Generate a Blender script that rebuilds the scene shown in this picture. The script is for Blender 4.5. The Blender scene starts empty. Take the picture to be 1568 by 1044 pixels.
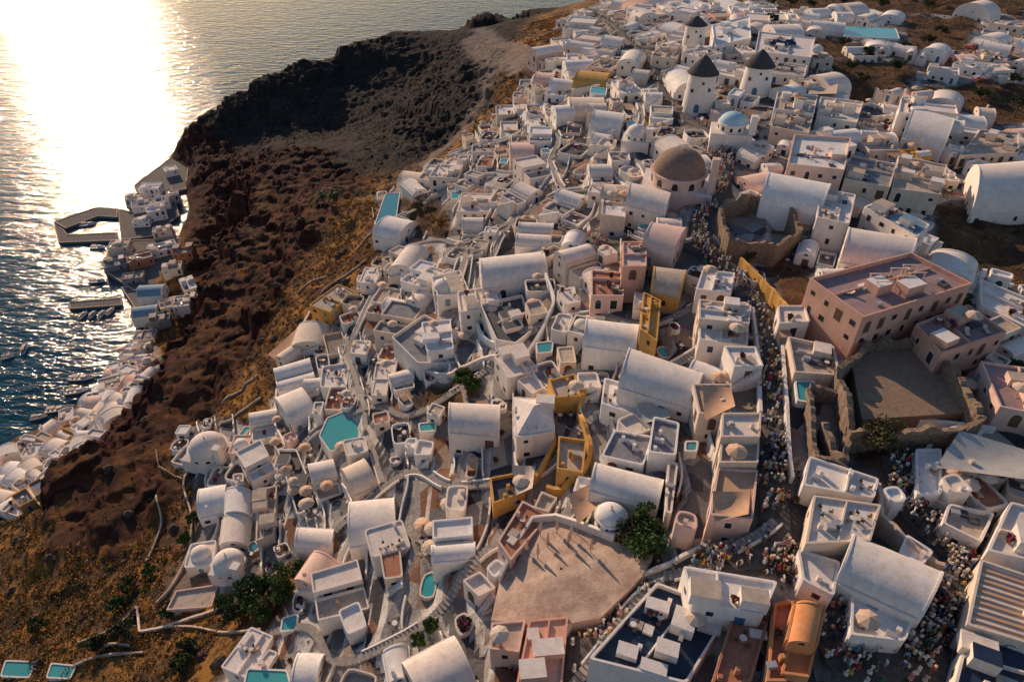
import bpy, math, random
import numpy as np
from mathutils import Vector, Matrix
random.seed(7); rng=np.random.default_rng(7)
R=random.random
def U(a,b): return a+(b-a)*R()
scene=bpy.context.scene
# ------------------------------------------------------------------ camera / survey constants
PITCH=math.radians(38); CZ=190.0; F=24/36*1568
cp,sp=math.cos(PITCH),math.sin(PITCH)
cam=bpy.data.cameras.new("camera"); camo=bpy.data.objects.new("camera",cam)
scene.collection.objects.link(camo); camo.location=(0,0,CZ)
camo.rotation_euler=(math.pi/2-PITCH,0,0); cam.lens=24; cam.sensor_width=36
cam.clip_start=1; cam.clip_end=20000; scene.camera=camo
def rayd(u,v):
    a=(u-784)/F; b=(522-v)/F
    return np.array([a,cp+sp*b,-sp+cp*b])
def unproj(u,v,z):
    d=rayd(u,v); t=(CZ-z)/(-d[2]); return np.array([d[0]*t,d[1]*t,z])
# ------------------------------------------------------------------ noise
TAB=rng.random((256,256))
def vnoise(x,y,s=0):
    x=np.asarray(x,float)+s*17.3; y=np.asarray(y,float)+s*31.7
    xi=np.floor(x).astype(int); yi=np.floor(y).astype(int); fx=x-xi; fy=y-yi
    fx=fx*fx*(3-2*fx); fy=fy*fy*(3-2*fy)
    a=TAB[xi%256,yi%256]; b=TAB[(xi+1)%256,yi%256]; c=TAB[xi%256,(yi+1)%256]; d=TAB[(xi+1)%256,(yi+1)%256]
    return (a*(1-fx)+b*fx)*(1-fy)+(c*(1-fx)+d*fx)*fy
def fbm(x,y,o=4,s=0):
    r=0;a=.5
    for i in range(o): r=r+a*vnoise(x,y,s+i); x=x*2.03; y=y*2.03; a*=.5
    return r
def worley(x,y,s,seed=0):
    xi=np.floor(x/s).astype(int); yi=np.floor(y/s).astype(int); best=np.full(x.shape,1e18); bx=np.zeros_like(x);by=np.zeros_like(x);br=np.zeros_like(x)
    for di in (-1,0,1):
        for dj in (-1,0,1):
            i=xi+di;j=yi+dj; px=(i+TAB[i%256,(j+seed)%256])*s; py=(j+TAB[(i+77)%256,(j+seed+31)%256])*s; d=(px-x)**2+(py-y)**2; m=d<best
            best=np.where(m,d,best); bx=np.where(m,px,bx); by=np.where(m,py,by); br=np.where(m,TAB[(i+13)%256,(j+seed+91)%256],br)
    return bx,by,br
# ------------------------------------------------------------------ terrain
C=[]
def row(v,*ps):
    for u,z in ps: C.append(tuple(unproj(u,v,z)))
row(1044,(1568,112),(1400,111),(1180,108),(1000,104),(800,98),(600,86),(400,70),(200,55),(0,45))
row(950,(1568,112.5),(1300,112),(1100,109),(900,102),(700,92),(500,76),(330,58),(150,48),(0,40))
row(850,(1568,113),(1400,112.5),(1190,112),(1000,106),(860,101),(700,92),(550,80),(430,66),(280,52),(100,42),(0,34))
row(770,(1400,113),(1180,112.5),(1000,106.5),(850,100),(700,91),(560,79),(440,67),(300,54),(200,46),(120,38),(40,16),(0,10))
row(700,(1568,114),(1380,114),(1180,113),(1000,107),(850,100),(700,91),(550,79),(440,68),(330,56),(220,45),(165,36),(100,11),(30,4),(0,2))
row(610,(1568,114),(1350,114),(1180,113.5),(1000,107.5),(850,100.5),(700,91),(550,78),(440,67),(370,60),(300,48),(230,32),(190,12),(150,1.5))
row(520,(1568,113),(1380,114),(1180,114),(1000,108),(850,101),(700,91),(560,79),(470,69),(400,60),(330,45),(280,18),(235,3))
row(400,(1568,112),(1300,113),(1100,113),(950,108),(800,99),(650,86),(560,75),(490,66),(420,58))
row(410,(360,38),(318,12)); row(430,(300,8),(240,3)); row(460,(325,30),(285,6))
row(300,(1568,111),(1300,114),(1100,115),(950,108),(800,97),(700,87),(600,74),(520,66),(450,58),(380,36),(310,5))
row(350,(390,40),(330,14),(420,55),(290,3))
row(250,(440,46),(380,30),(520,50),(600,60),(680,80),(320,14))
row(200,(1568,109),(1300,114),(1100,116),(950,108),(830,100),(740,88),(690,78),(600,46),(500,32),(400,22),(310,16))
row(120,(1568,108),(1300,112),(1100,116),(950,110),(850,102),(770,88),(700,72),(620,54),(530,46))
C+=[tuple(unproj(460,88,60)),tuple(unproj(400,118,48)),tuple(unproj(350,142,38)),tuple(unproj(296,172,27)),tuple(unproj(540,62,66)),tuple(unproj(600,46,70))]
row(50,(1568,105),(1300,108),(1100,112),(950,106),(860,98),(790,78),(720,60),(660,64))
row(5,(1568,100),(1300,100),(1100,98),(950,88),(880,70)); row(15,(800,42),(740,30))
C+=[(150,800,5),(300,700,60),(500,500,70),(430,200,90),(220,0,98),(130,-90,98),(30,-90,88),(-50,-40,60),(-110,-20,38),(-170,-30,12),(-220,30,-8),(-215,120,-8),(-230,180,-10),
 (250,900,-10),(100,900,-25),(450,880,10),(-260,300,-14),(-235,240,-8),(-300,420,-20),(-262,460,-12),(-232,463,2),(-238,480,-12),(-200,515,-16),(-160,530,-16),(-110,575,-18),(-70,625,-18),(-30,690,-15),
 (-320,200,-25),(-330,0,-25),(-330,600,-30),(-150,700,-30),(20,790,-15),(-280,880,-30),(-200,350,-5),(-205,380,-3),(-215,420,-2),(-200,315,-6),(-190,280,-5),(-185,240,-4),(-205,200,-4),(-60,560,35),(60,680,45)]
C=np.array(C)
def rbf(P,Q,V):
    D=np.sqrt(((P[:,None]-Q[None])**2).sum(-1)+4); return D@V
D=np.sqrt(((C[:,None,:2]-C[None,:,:2])**2).sum(-1)+4); n=len(C)
A=np.zeros((n+1,n+1));A[:n,:n]=D-np.eye(n)*.6;A[:n,n]=1;A[n,:n]=1
sol=np.linalg.solve(A,np.append(C[:,2],0))
X0,Y0,NX,NY=-340,-120,801,1021
cx=np.arange(X0,X0+804,4.); cy=np.arange(Y0,Y0+1024,4.)
gx,gy=np.meshgrid(cx,cy,indexing='ij'); P=np.stack([gx.ravel(),gy.ravel()],1)
cz=np.concatenate([rbf(P[i:i+8000],C[:,:2],sol[:n])+sol[n] for i in range(0,len(P),8000)]).reshape(gx.shape)
xs=X0+np.arange(NX)*1.; ys=Y0+np.arange(NY)*1.
GX,GY=np.meshgrid(xs,ys,indexing='ij')
def look(G,x,y,x0=X0,y0=Y0,st=1.):
    x=np.clip((np.asarray(x,float)-x0)/st,0,G.shape[0]-1.001); y=np.clip((np.asarray(y,float)-y0)/st,0,G.shape[1]-1.001)
    i=x.astype(int); j=y.astype(int); fx=x-i; fy=y-j
    return (G[i,j]*(1-fx)+G[i+1,j]*fx)*(1-fy)+(G[i,j+1]*(1-fx)+G[i+1,j+1]*fx)*fy
base=look(cz,GX,GY,X0,Y0,4.)
def blur(G,k):
    for ax in (0,1):
        for _ in range(2):
            c=np.cumsum(np.concatenate([np.repeat(np.take(G,[0],ax),k+1,ax),G,np.repeat(np.take(G,[-1],ax),k,ax)],ax),ax)
            n_=G.shape[ax]
            G=(np.take(c,range(2*k+1,2*k+1+n_),ax)-np.take(c,range(0,n_),ax))/(2*k+1)
    return G
base=blur(base,2)
def hit(u,v,h=0,G=None):
    G=base if G is None else G
    d=rayd(u,v); t=np.arange(40,1100,.5); x=d[0]*t;y=d[1]*t;z=CZ+d[2]*t
    hv=np.maximum(look(G,x,y),-.2)+h; b=np.nonzero(z<hv)[0]
    if len(b)==0: return unproj(u,v,h)
    i=max(b[0],1); a0=z[i-1]-hv[i-1]; a1=z[i]-hv[i]; f=a0/(a0-a1); tt=t[i-1]+.5*f
    return np.array([d[0]*tt,d[1]*tt,CZ+d[2]*tt])
def inpoly(poly,x,y):
    r=np.zeros(np.shape(x),bool); n=len(poly)
    for i in range(n):
        x1,y1=poly[i][:2]; x2,y2=poly[(i+1)%n][:2]
        if y1==y2: continue
        r^=((y1>y)!=(y2>y))&(x<(x2-x1)*(y-y1)/(y2-y1)+x1)
    return r
def raster(poly):
    poly=np.array([p[:2] for p in poly]); i0,j0=np.floor(poly.min(0)-[X0,Y0]).astype(int)-1; i1,j1=np.ceil(poly.max(0)-[X0,Y0]).astype(int)+2
    i0=max(i0,0);j0=max(j0,0);i1=min(i1,NX);j1=min(j1,NY)
    sl=(slice(i0,i1),slice(j0,j1)); return sl,inpoly(poly,GX[sl],GY[sl])
def pxpoly(pts,h=0): return [hit(u,v,h) for u,v in pts]
VILL=[(250,1130),(330,1044),(440,930),(500,848),(440,862),(400,885),(325,915),(290,870),(318,790),(300,735),(262,712),(280,650),(345,640),(400,650),(425,580),(500,470),(580,400),(590,345),(570,300),(610,285),(650,262),(740,195),(785,150),(800,120),(850,70),(880,22),(960,-5),(1568,-5),(1640,500),(1640,1130)]
WILD=[[(1180,390),(1245,400),(1240,470),(1195,465)],[(1265,90),(1410,95),(1380,150),(1290,155)],[(1440,310),(1600,330),(1600,440),(1500,410),(1425,370)],
 [(1310,650),(1395,650),(1380,715),(1310,715)],[(925,800),(1010,800),(1010,880),(950,890)],[(640,590),(735,570),(740,600),(690,635),(640,625)],[(1380,20),(1500,30),(1470,80),(1400,85)],[(1250,55),(1300,60),(1300,85),(1255,85)],
 [(1180,-10),(1568,-10),(1568,22),(1200,20)],[(1440,125),(1580,120),(1590,185),(1520,190),(1460,160)],[(1180,100),(1240,112),(1235,140),(1180,138)],[(610,300),(660,300),(690,330),(690,370),(630,350)],[(1400,130),(1440,120),(1440,150),(1400,150)]]
vm=np.zeros((NX,NY)); sl,m=raster(pxpoly(VILL)); vm[sl][m]=1
wild=np.zeros((NX,NY))
for w in WILD:
    sl,m=raster(pxpoly(w)); wild[sl][m]=1
vmh=vm.copy(); vm=blur(vm,2)
LOW=[(-30,712),(40,684),(100,645),(150,600),(200,545),(228,505),(248,545),(225,600),(150,690),(105,735),(60,790),(-30,800)]
lm=np.zeros((NX,NY)); sl,m=raster(pxpoly(LOW)); lm[sl][m]=1; lmh=lm.copy(); lm=blur(lm,2)
STREETS=[([(860,1044),(900,985),(950,940),(1010,900),(1090,858),(1190,850),(1188,790),(1180,740),(1183,680),(1178,580),(1165,500),(1135,440),(1100,400),(1075,385),(1068,350),(1095,300),(1112,265),(1105,215)],2.1),
 ([(1190,850),(1240,868),(1270,940),(1290,1010),(1330,1035),(1400,985),(1450,915),(1480,858),(1430,815),(1390,770),(1372,700)],2.4),
 ([(1400,985),(1440,1010),(1420,1060)],2.4),
 ([(1105,215),(1020,160),(1000,110),(960,60),(900,15)],1.5),([(1075,385),(1000,365),(920,370),(860,350)],1.5)]
SW=[]; sm=np.zeros((NX,NY))
def stamp(M,L,w):
    for p in L:
        i=int(p[0]-X0);j=int(p[1]-Y0);k=int(w)+2; s=(slice(i-k,i+k+1),slice(j-k,j+k+1))
        M[s]=np.maximum(M[s],((GX[s]-p[0])**2+(GY[s]-p[1])**2)<w**2)
for pts,w in STREETS:
    W=np.array([hit(u,v) for u,v in pts])[:,:2]
    L=[W[0]]
    for a,b in zip(W[:-1],W[1:]):
        k=max(2,int(np.linalg.norm(b-a)/.8))
        L+=[a+(b-a)*i/k for i in range(1,k+1)]
    L=np.array(L)
    for _ in range(6): L[1:-1]=(L[:-2]+L[1:-1]*2+L[2:])/4
    SW.append((L,w)); stamp(sm,L,w+.4)
smh=sm.copy(); sm=blur(sm,1)
gs0,gs1=np.gradient(blur(base,6))
PATHS=[]; sm2=np.zeros((NX,NY))
def walk(p,mode,n_,ph,sgn=1):
    L=[np.array(p,float)]
    for s in range(n_):
        x,y=L[-1]; g=np.array([float(look(gs0,x,y)),float(look(gs1,x,y))]); gn_=np.linalg.norm(g)+1e-6; d=-g/gn_
        a=.75*math.sin(s*.7/9+ph)+.25*math.sin(s*.7/3.1+ph*2)
        if mode==1: d=np.array([-d[1],d[0]])*sgn; a*=.35
        ca,sa=math.cos(a),math.sin(a); d=np.array([d[0]*ca-d[1]*sa,d[0]*sa+d[1]*ca]); q=L[-1]+d*.7
        i=int(q[0]-X0);j=int(q[1]-Y0)
        if not(2<i<NX-3 and 2<j<NY-3) or vmh[i,j]==0 or (s>25 and smh[i,j]): break
        if s>12 and sm2[i,j]>0: break
        L.append(q)
    return np.array(L)
SL=SW[0][0]
for k_,i in enumerate(range(20,len(SL),24)):
    L=walk(SL[i],0,190,k_*1.9)
    if len(L)>20: PATHS.append((L,.75,0)); stamp(sm2,L,1.1)
for k_,(u,v) in enumerate(((880,150),(850,240))):
    L=walk(hit(u,v)[:2],0,120,k_*2.3)
    if len(L)>20: PATHS.append((L,.75,0)); stamp(sm2,L,1.1)
for k_,(u,v) in enumerate(((560,640),(700,570),(640,780),(760,380),(850,230),(480,820),(980,250))):
    for sg in (1,-1):
        L=walk(hit(u,v)[:2],1,75,k_*1.3,sg)
        if len(L)>12: PATHS.append((L,.75,1)); stamp(sm2,L,1.1)
sm2h=sm2.copy(); smx=np.maximum(sm,np.clip(blur(sm2,1)*1.4,0,1))
g0,g1=np.gradient(base); slope=np.hypot(g0,g1)
out=(1-np.clip(vm+lm,0,1))*np.clip((base+6)/8,0,1)
hl=np.zeros((NX,NY)); sl,m=raster([(-330,335),(-150,345),(-118,305),(-75,275),(-40,262),(-8,300),(0,420),(30,560),(60,760),(-330,760)]); hl[sl][m]=1; hlb=blur(hl,5)
redp=np.zeros((NX,NY)); sl,m=raster(pxpoly([(258,225),(300,205),(480,230),(560,275),(510,330),(450,400),(425,470),(360,570),(290,650),(235,700),(262,790),(160,860),(95,800),(60,800),(110,735),(150,690),(225,600),(248,545),(300,440),(255,300)])); redp[sl][m]=1
redz=np.clip(blur(redp,5)*1.5+(fbm(GX/14,GY/14,4,31)-.47)*1.3*(blur(redp,10)>.05),0,1)*(1-np.clip(vm+lm,0,1))
# volcanic cliff: broken into blocky crags at three scales (each block keeps the height of its centre)
w8=np.clip(blur(((GX<-50)&(GY<345)&(GY>85)).astype(float),14),0,1)*out
t=(base-3)/46+(fbm(GX/50,GY/26,3,12)-.44)*.36
face=3+46*(np.clip((t-.32)/.12,0,1)*.4+np.clip((t-.5)/.1,0,1)*.35+np.clip((t-.66)/.1,0,1)*.25)
inb=np.clip((base-1)/4,0,1)*np.clip((62-base)/10,0,1)*w8*np.clip(redz+.25,0,1)
base2=base*(1-inb*.7)+np.maximum(face,base*.4)*inb*.7
jx=(fbm(GX/9,GY/9,3,81)-.45)*9; jy=(fbm(GX/9,GY/9,3,82)-.45)*9
def blocks(s,seed,amp): 
    bx,by,br=worley(GX+jx*min(1,s/10),GY+jy*min(1,s/10),s,seed); return look(base2,bx,by)-base2+(br-.5)*amp
crag=blocks(15.,3,9)*.55+blocks(6.5,40,3.6)*.4+blocks(3.2,90,1.8)*.5
shore=np.clip((base-2)/9,0,1)
cw=np.clip(np.maximum(redz,hlb*np.clip((slope-.25)/.35,0,1)*.8),0,1)*out*shore
H=base2+out*((fbm(GX/22,GY/22,4,9)-.47)*4*(.4+slope)+(fbm(GX/5,GY/5,3,2)-.45)*1.)+cw*np.clip(crag,-9,9)+out*hlb*shore*(blocks(3.2,90,1.8))*.4
# rocky outcrops along the upper rim
oc=np.clip((fbm(GX/11,GY/11,3,55)-.52)*9,0,1)*out*(1-redz)*(1-hlb)*np.clip((slope-.2)/.3,0,1)
H=H+oc*(blocks(3.2,90,2.2)*.8+1.)
S=2.9; nz=vnoise(GX/14,GY/14,21)*3.2+vnoise(GX/5,GY/5,22)*.5; q=(base+nz)/S; k=np.floor(q); f=q-k
tt=np.clip((f-.82)/.18,0,1); ter=S*(k+tt*tt*(3-2*tt))-nz
a_=np.clip(vm,0,1)*(1-smx)
H=H*(1-a_)+ter*a_
H=H*(1-smx)+base*smx
FQ=q
occ=np.zeros((NX,NY),bool); occ|=smh>0; occ|=sm2h>0
# ------------------------------------------------------------------ materials
MATS={}
def newmat(name):
    m=bpy.data.materials.new(name); m.use_nodes=True; nt=m.node_tree; b=nt.nodes["Principled BSDF"]; return m,nt,b
def N(nt,t,**k):
    n=nt.nodes.new(t)
    for a,b in k.items():
        if a in n.inputs.keys(): n.inputs[a].default_value=b
        else: setattr(n,a,b)
    return n
def ramp(nt,cols,interp='LINEAR'):
    r=nt.nodes.new('ShaderNodeValToRGB'); r.color_ramp.interpolation=interp; e=r.color_ramp.elements
    while len(e)<len(cols): e.new(.5)
    for i,(p,c) in enumerate(cols): e[i].position=p; e[i].color=(*c,1)
    return r
def mixc(nt,a,b,f,mode='MIX'):
    m=nt.nodes.new('ShaderNodeMix'); m.data_type='RGBA'; m.blend_type=mode
    for i,x in ((6,a),(7,b),(0,f)):
        if hasattr(x,'is_output'): nt.links.new(x,m.inputs[i])
        else: m.inputs[i].default_value=(*x,1) if isinstance(x,tuple) else x
    return m.outputs[2]
def noise(nt,scale,detail=4,vec=None,rough=.6):
    n=N(nt,'ShaderNodeTexNoise'); n.inputs['Scale'].default_value=scale; n.inputs['Detail'].default_value=detail; n.inputs['Roughness'].default_value=rough
    if vec is None: vec=geo(nt)
    nt.links.new(vec,n.inputs['Vector']); return n.outputs[0]
def geo(nt): return N(nt,'ShaderNodeNewGeometry').outputs['Position']
def simple(name,cols,scale=1.2,rough=.85,var=None,bump=.0,tint=.0,spec=.3,stain=0):
    m,nt,b=newmat(name)
    r=ramp(nt,[(.3,cols[0]),(.7,cols[1])]); nt.links.new(noise(nt,scale,5),r.inputs[0]); c=r.outputs[0]
    if var:
        oi=N(nt,'ShaderNodeObjectInfo'); rr=ramp(nt,[(i/(len(var)-1),v) for i,v in enumerate(var)]); nt.links.new(oi.outputs['Random'],rr.inputs[0])
        c=mixc(nt,c,rr.outputs[0],1.0,'MULTIPLY')
    if stain:
        mp=N(nt,'ShaderNodeMapping'); mp.inputs['Scale'].default_value=(1.2,1.2,.25); nt.links.new(geo(nt),mp.inputs[0])
        s=ramp(nt,[(.46,(1,1,1)),(.74,(.62,.56,.5))]); nt.links.new(noise(nt,1.1,7,mp.outputs[0],.7),s.inputs[0])
        c=mixc(nt,c,s.outputs[0],stain,'MULTIPLY')
    nt.links.new(c,b.inputs['Base Color']); b.inputs['Roughness'].default_value=rough; b.inputs['Specular IOR Level'].default_value=spec
    if bump:
        bp=N(nt,'ShaderNodeBump'); bp.inputs['Strength'].default_value=bump; bp.inputs['Distance'].default_value=.1
        nt.links.new(noise(nt,3.5,5),bp.inputs['Height']); nt.links.new(bp.outputs[0],b.inputs['Normal'])
    MATS[name]=m; return m
VW=[(1,.97,.93),(.99,.98,.97),(.95,.85,.75),(1,.95,.9),(.9,.84,.79),(.99,.88,.79),(1,.99,.98)]
simple('white',[(.79,.775,.755),(.86,.845,.825)],.5,.9,VW,.35,stain=.45)
simple('roofw',[(.7,.67,.645),(.86,.84,.81)],.45,.9,VW,.3,stain=.55)
simple('cream',[(.66,.54,.43),(.75,.64,.53)],.5,.9,None,.4,stain=.45)
simple('pink',[(.62,.35,.26),(.7,.43,.33)],.5,.9,None,.4,stain=.4)
simple('palepink',[(.68,.46,.38),(.76,.56,.47)],.5,.9,None,.4,stain=.4)
simple('ochre',[(.55,.29,.07),(.64,.38,.12)],.8,.9,None,.4,stain=.4)
simple('orange',[(.62,.25,.09),(.7,.33,.15)],.6,.9,None,.4,stain=.4)
simple('terracotta',[(.34,.14,.08),(.45,.22,.14)],2,.9,None,.3)
simple('rooftan',[(.4,.32,.25),(.56,.47,.38)],.7,.95,None,.3,stain=.5)
simple('roofgrey',[(.17,.175,.19),(.3,.3,.32)],.7,.95,None,.3,stain=.4)
simple('roofmauve',[(.28,.19,.19),(.36,.26,.25)],.7,.95,None,.3)
simple('slate',[(.13,.24,.33),(.2,.32,.42)],1,.8,None,.2)
simple('darkfloor',[(.04,.045,.055),(.1,.1,.11)],1.5,.7,None,.2)
simple('navy',[(.015,.03,.06),(.03,.05,.085)],1,.4,None)
simple('stone',[(.12,.085,.06),(.34,.25,.18)],2.2,.95,None,1.0,stain=.5)
simple('quaystone',[(.09,.085,.08),(.2,.18,.16)],.8,.95,None,.6,stain=.5)
simple('darkrock',[(.03,.022,.018),(.09,.065,.05)],.8,.95,None,.8)
simple('rockslab',[(.32,.22,.17),(.58,.44,.35)],.4,.95,None,1.,stain=.7)
simple('planks',[(.22,.15,.1),(.32,.23,.16)],1.5,.9,None,.3,stain=.4)
simple('thatch',[(.035,.035,.04),(.09,.085,.085)],3,.95,None,.8)
simple('domebrown',[(.2,.13,.1),(.3,.21,.16)],1.6,.9,None,.4,stain=.6)
simple('domeblue',[(.3,.5,.6),(.42,.6,.68)],1,.7,None)
simple('bluepaint',[(.03,.1,.22),(.05,.16,.3)],2,.6,None)
simple('wood',[(.09,.05,.03),(.17,.1,.06)],4,.8,None)
simple('redpaint',[(.25,.03,.02),(.33,.06,.04)],2,.6,None)
simple('glass',[(.012,.015,.02),(.04,.045,.055)],1.5,.15,None,spec=.5)
simple('canvas',[(.55,.45,.36),(.66,.56,.46)],1,.9,[(1,.96,.9),(1,.75,.6),(1,1,1),(.9,.82,.75)])
simple('canvastan',[(.5,.3,.18),(.58,.37,.24)],1,.9,None)
simple('canvasgrey',[(.36,.35,.33),(.46,.45,.42)],1,.9,None)
simple('metal',[(.3,.3,.32),(.4,.4,.42)],3,.4,None)
simple('hull',[(.7,.7,.7),(.8,.8,.8)],3,.4,[(1,1,1),(.3,.5,.8),(1,.9,.7),(1,1,1)])
simple('rubber',[(.02,.02,.02),(.03,.03,.03)],3,.8,None)
simple('trunk',[(.08,.055,.035),(.16,.11,.08)],6,.95,None,.8)
simple('carpaint',[(.5,.5,.52),(.55,.55,.57)],3,.3,[(1.4,1.4,1.4),(.1,.1,.12),(.9,.1,.08),(1.3,1.3,1.3),(.2,.3,.6)],spec=.5)
simple('skin',[(.42,.24,.17),(.5,.3,.21)],5,.6,None)
simple('hair',[(.02,.014,.01),(.06,.04,.025)],20,.7,[(1,1,1),(3,2.2,1.2),(1,.8,.6)])
simple('strawhat',[(.6,.5,.35),(.7,.62,.48)],20,.9,None)
simple('streetstone',[(.055,.052,.05),(.13,.115,.105)],1.2,.85,None,.4)
simple('stepstone',[(.22,.2,.18),(.42,.39,.36)],1.5,.9,None,.3,stain=.5)
m=simple('lattice',[(.5,.36,.26),(.62,.48,.37)],1,.9,None)
def clothing(name,cols,mul):
    m,nt,b=newmat(name); oi=N(nt,'ShaderNodeObjectInfo'); mm=N(nt,'ShaderNodeMath',operation='MULTIPLY'); mm.inputs[1].default_value=mul
    fr=N(nt,'ShaderNodeMath',operation='FRACT'); nt.links.new(oi.outputs['Random'],mm.inputs[0]); nt.links.new(mm.outputs[0],fr.inputs[0])
    r=ramp(nt,[(i/len(cols),c) for i,c in enumerate(cols)],'CONSTANT'); nt.links.new(fr.outputs[0],r.inputs[0])
    nt.links.new(r.outputs[0],b.inputs['Base Color']); b.inputs['Roughness'].default_value=.9; MATS[name]=m
clothing('shirt',[(.7,.7,.7),(.03,.03,.04),(.5,.05,.04),(.75,.73,.7),(.5,.5,.48),(.04,.1,.28),(.02,.02,.025),(.6,.58,.55),(.5,.45,.36),(.03,.14,.07),(.02,.03,.07),(.6,.36,.08),(.55,.25,.2),(.2,.36,.5)],1)
clothing('trousers',[(.03,.04,.07),(.02,.02,.02),(.4,.35,.28),(.05,.08,.14),(.03,.03,.035),(.15,.05,.05),(.1,.09,.07)],13.7)
def foliage(name,c0,c1,c2):
    m,nt,b=newmat(name); r=ramp(nt,[(.3,c0),(.5,c1),(.7,c2)]); nt.links.new(noise(nt,1.3,6,None,.75),r.inputs[0])
    nt.links.new(r.outputs[0],b.inputs['Base Color']); b.inputs['Roughness'].default_value=.8; b.inputs['Specular IOR Level'].default_value=.2; MATS[name]=m
foliage('leaf',(.02,.045,.012),(.05,.09,.02),(.11,.14,.035))
foliage('leafdark',(.015,.025,.012),(.035,.05,.02),(.06,.075,.03))
foliage('leafdry',(.12,.055,.018),(.32,.155,.04),(.5,.27,.08))
foliage('leafolive',(.04,.04,.015),(.085,.075,.03),(.17,.13,.05))
foliage('bougain',(.25,.02,.1),(.4,.04,.16),(.1,.1,.03))
# pool water
m,nt,b=newmat('pool'); oi=N(nt,'ShaderNodeObjectInfo'); r=ramp(nt,[(0,(.05,.33,.36)),(.5,(.08,.38,.37)),(1,(.03,.18,.27))]); nt.links.new(oi.outputs['Random'],r.inputs[0]); nt.links.new(r.outputs[0],b.inputs['Base Color'])
b.inputs['Roughness'].default_value=.08; bp=N(nt,'ShaderNodeBump'); bp.inputs['Strength'].default_value=.3;bp.inputs['Distance'].default_value=.05; nt.links.new(noise(nt,2.,3),bp.inputs['Height']); nt.links.new(bp.outputs[0],b.inputs['Normal']); MATS['pool']=m
# sea
m,nt,b=newmat('sea')
mp=N(nt,'ShaderNodeMapping'); mp.inputs['Rotation'].default_value=(0,0,.35); mp.inputs['Scale'].default_value=(.5,1.25,1); nt.links.new(geo(nt),mp.inputs[0])
n1=noise(nt,.05,3,mp.outputs[0]); n2=noise(nt,.17,3,mp.outputs[0],.55); n3=noise(nt,.6,4,mp.outputs[0],.6)
def madd(a,k,bb=None):
    x=N(nt,'ShaderNodeMath',operation='MULTIPLY_ADD'); nt.links.new(a,x.inputs[0]); x.inputs[1].default_value=k
    if bb is None: x.inputs[2].default_value=0
    else: nt.links.new(bb,x.inputs[2])
    return x.outputs[0]
h=madd(n1,1.5,madd(n2,2.,madd(n3,.4)))
bp=N(nt,'ShaderNodeBump'); bp.inputs['Strength'].default_value=1; bp.inputs['Distance'].default_value=.6; nt.links.new(h,bp.inputs['Height']); nt.links.new(bp.outputs[0],b.inputs['Normal'])
r=ramp(nt,[(.35,(.004,.04,.065)),(.7,(.008,.065,.1))]); nt.links.new(noise(nt,.02,3),r.inputs[0]); nt.links.new(r.outputs[0],b.inputs['Base Color'])
b.inputs['Roughness'].default_value=.06; b.inputs['IOR'].default_value=1.33; b.inputs['Specular IOR Level'].default_value=.22; MATS['sea']=m
# ground
m,nt,b=newmat('ground')
av=N(nt,'ShaderNodeAttribute',attribute_name='village').outputs['Fac']; as_=N(nt,'ShaderNodeAttribute',attribute_name='street').outputs['Fac']; ac=N(nt,'ShaderNodeAttribute',attribute_name='cliff').outputs['Fac']
soil=ramp(nt,[(.3,(.04,.027,.02)),(.46,(.085,.052,.035)),(.58,(.16,.085,.04)),(.72,(.24,.165,.11))]); nt.links.new(noise(nt,.11,9,None,.75),soil.inputs[0])
grs=ramp(nt,[(.48,(0,0,0)),(.56,(1,1,1))]); nt.links.new(noise(nt,.13,9,None,.75),grs.inputs[0])
c=mixc(nt,soil.outputs[0],(.36,.175,.045),grs.outputs[0])
mp=N(nt,'ShaderNodeMapping'); mp.inputs['Scale'].default_value=(.35,.35,1.5); nt.links.new(geo(nt),mp.inputs[0])
cl=ramp(nt,[(.32,(.014,.008,.008)),(.47,(.045,.018,.015)),(.58,(.1,.034,.024)),(.72,(.15,.075,.05))]); nt.links.new(noise(nt,.28,10,mp.outputs[0],.78),cl.inputs[0])  # dark red rock, darkened further with cliff shadow put into the colour
ak=N(nt,'ShaderNodeAttribute',attribute_name='headland').outputs['Fac']
hd=ramp(nt,[(.3,(.014,.015,.018)),(.55,(.03,.028,.029)),(.75,(.065,.055,.05))]); nt.links.new(noise(nt,.16,10,mp.outputs[0],.75),hd.inputs[0])  # near-black blue-grey: shade of the headland slope put into its colour
c=mixc(nt,c,hd.outputs[0],ak); c=mixc(nt,c,cl.outputs[0],ac)
at=N(nt,'ShaderNodeAttribute',attribute_name='track').outputs['Fac']
c=mixc(nt,c,(.22,.18,.155),at)
vo=N(nt,'ShaderNodeTexVoronoi'); vo.inputs['Scale'].default_value=.2; nt.links.new(geo(nt),vo.inputs['Vector'])
sx=N(nt,'ShaderNodeSeparateColor'); nt.links.new(vo.outputs['Color'],sx.inputs[0])
pv=ramp(nt,[(0,(.2,.2,.21)),(.2,(.42,.39,.36)),(.32,(.1,.1,.11)),(.5,(.36,.28,.22)),(.62,(.6,.57,.53)),(.7,(.28,.15,.1)),(.78,(.36,.34,.33)),(.9,(.06,.065,.08))],'CONSTANT'); nt.links.new(sx.outputs[0],pv.inputs[0])  # mixed paving tones, darkened to carry the shade between houses
v2=N(nt,'ShaderNodeTexVoronoi',feature='DISTANCE_TO_EDGE'); v2.inputs['Scale'].default_value=1.4; nt.links.new(geo(nt),v2.inputs['Vector'])
jr=ramp(nt,[(.02,(.6,.6,.6)),(.06,(1,1,1))]); nt.links.new(v2.outputs[0],jr.inputs[0])
pc=mixc(nt,pv.outputs[0],jr.outputs[0],.5,'MULTIPLY')
gn=N(nt,'ShaderNodeSeparateXYZ'); nt.links.new(N(nt,'ShaderNodeNewGeometry').outputs['True Normal'],gn.inputs[0])
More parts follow.
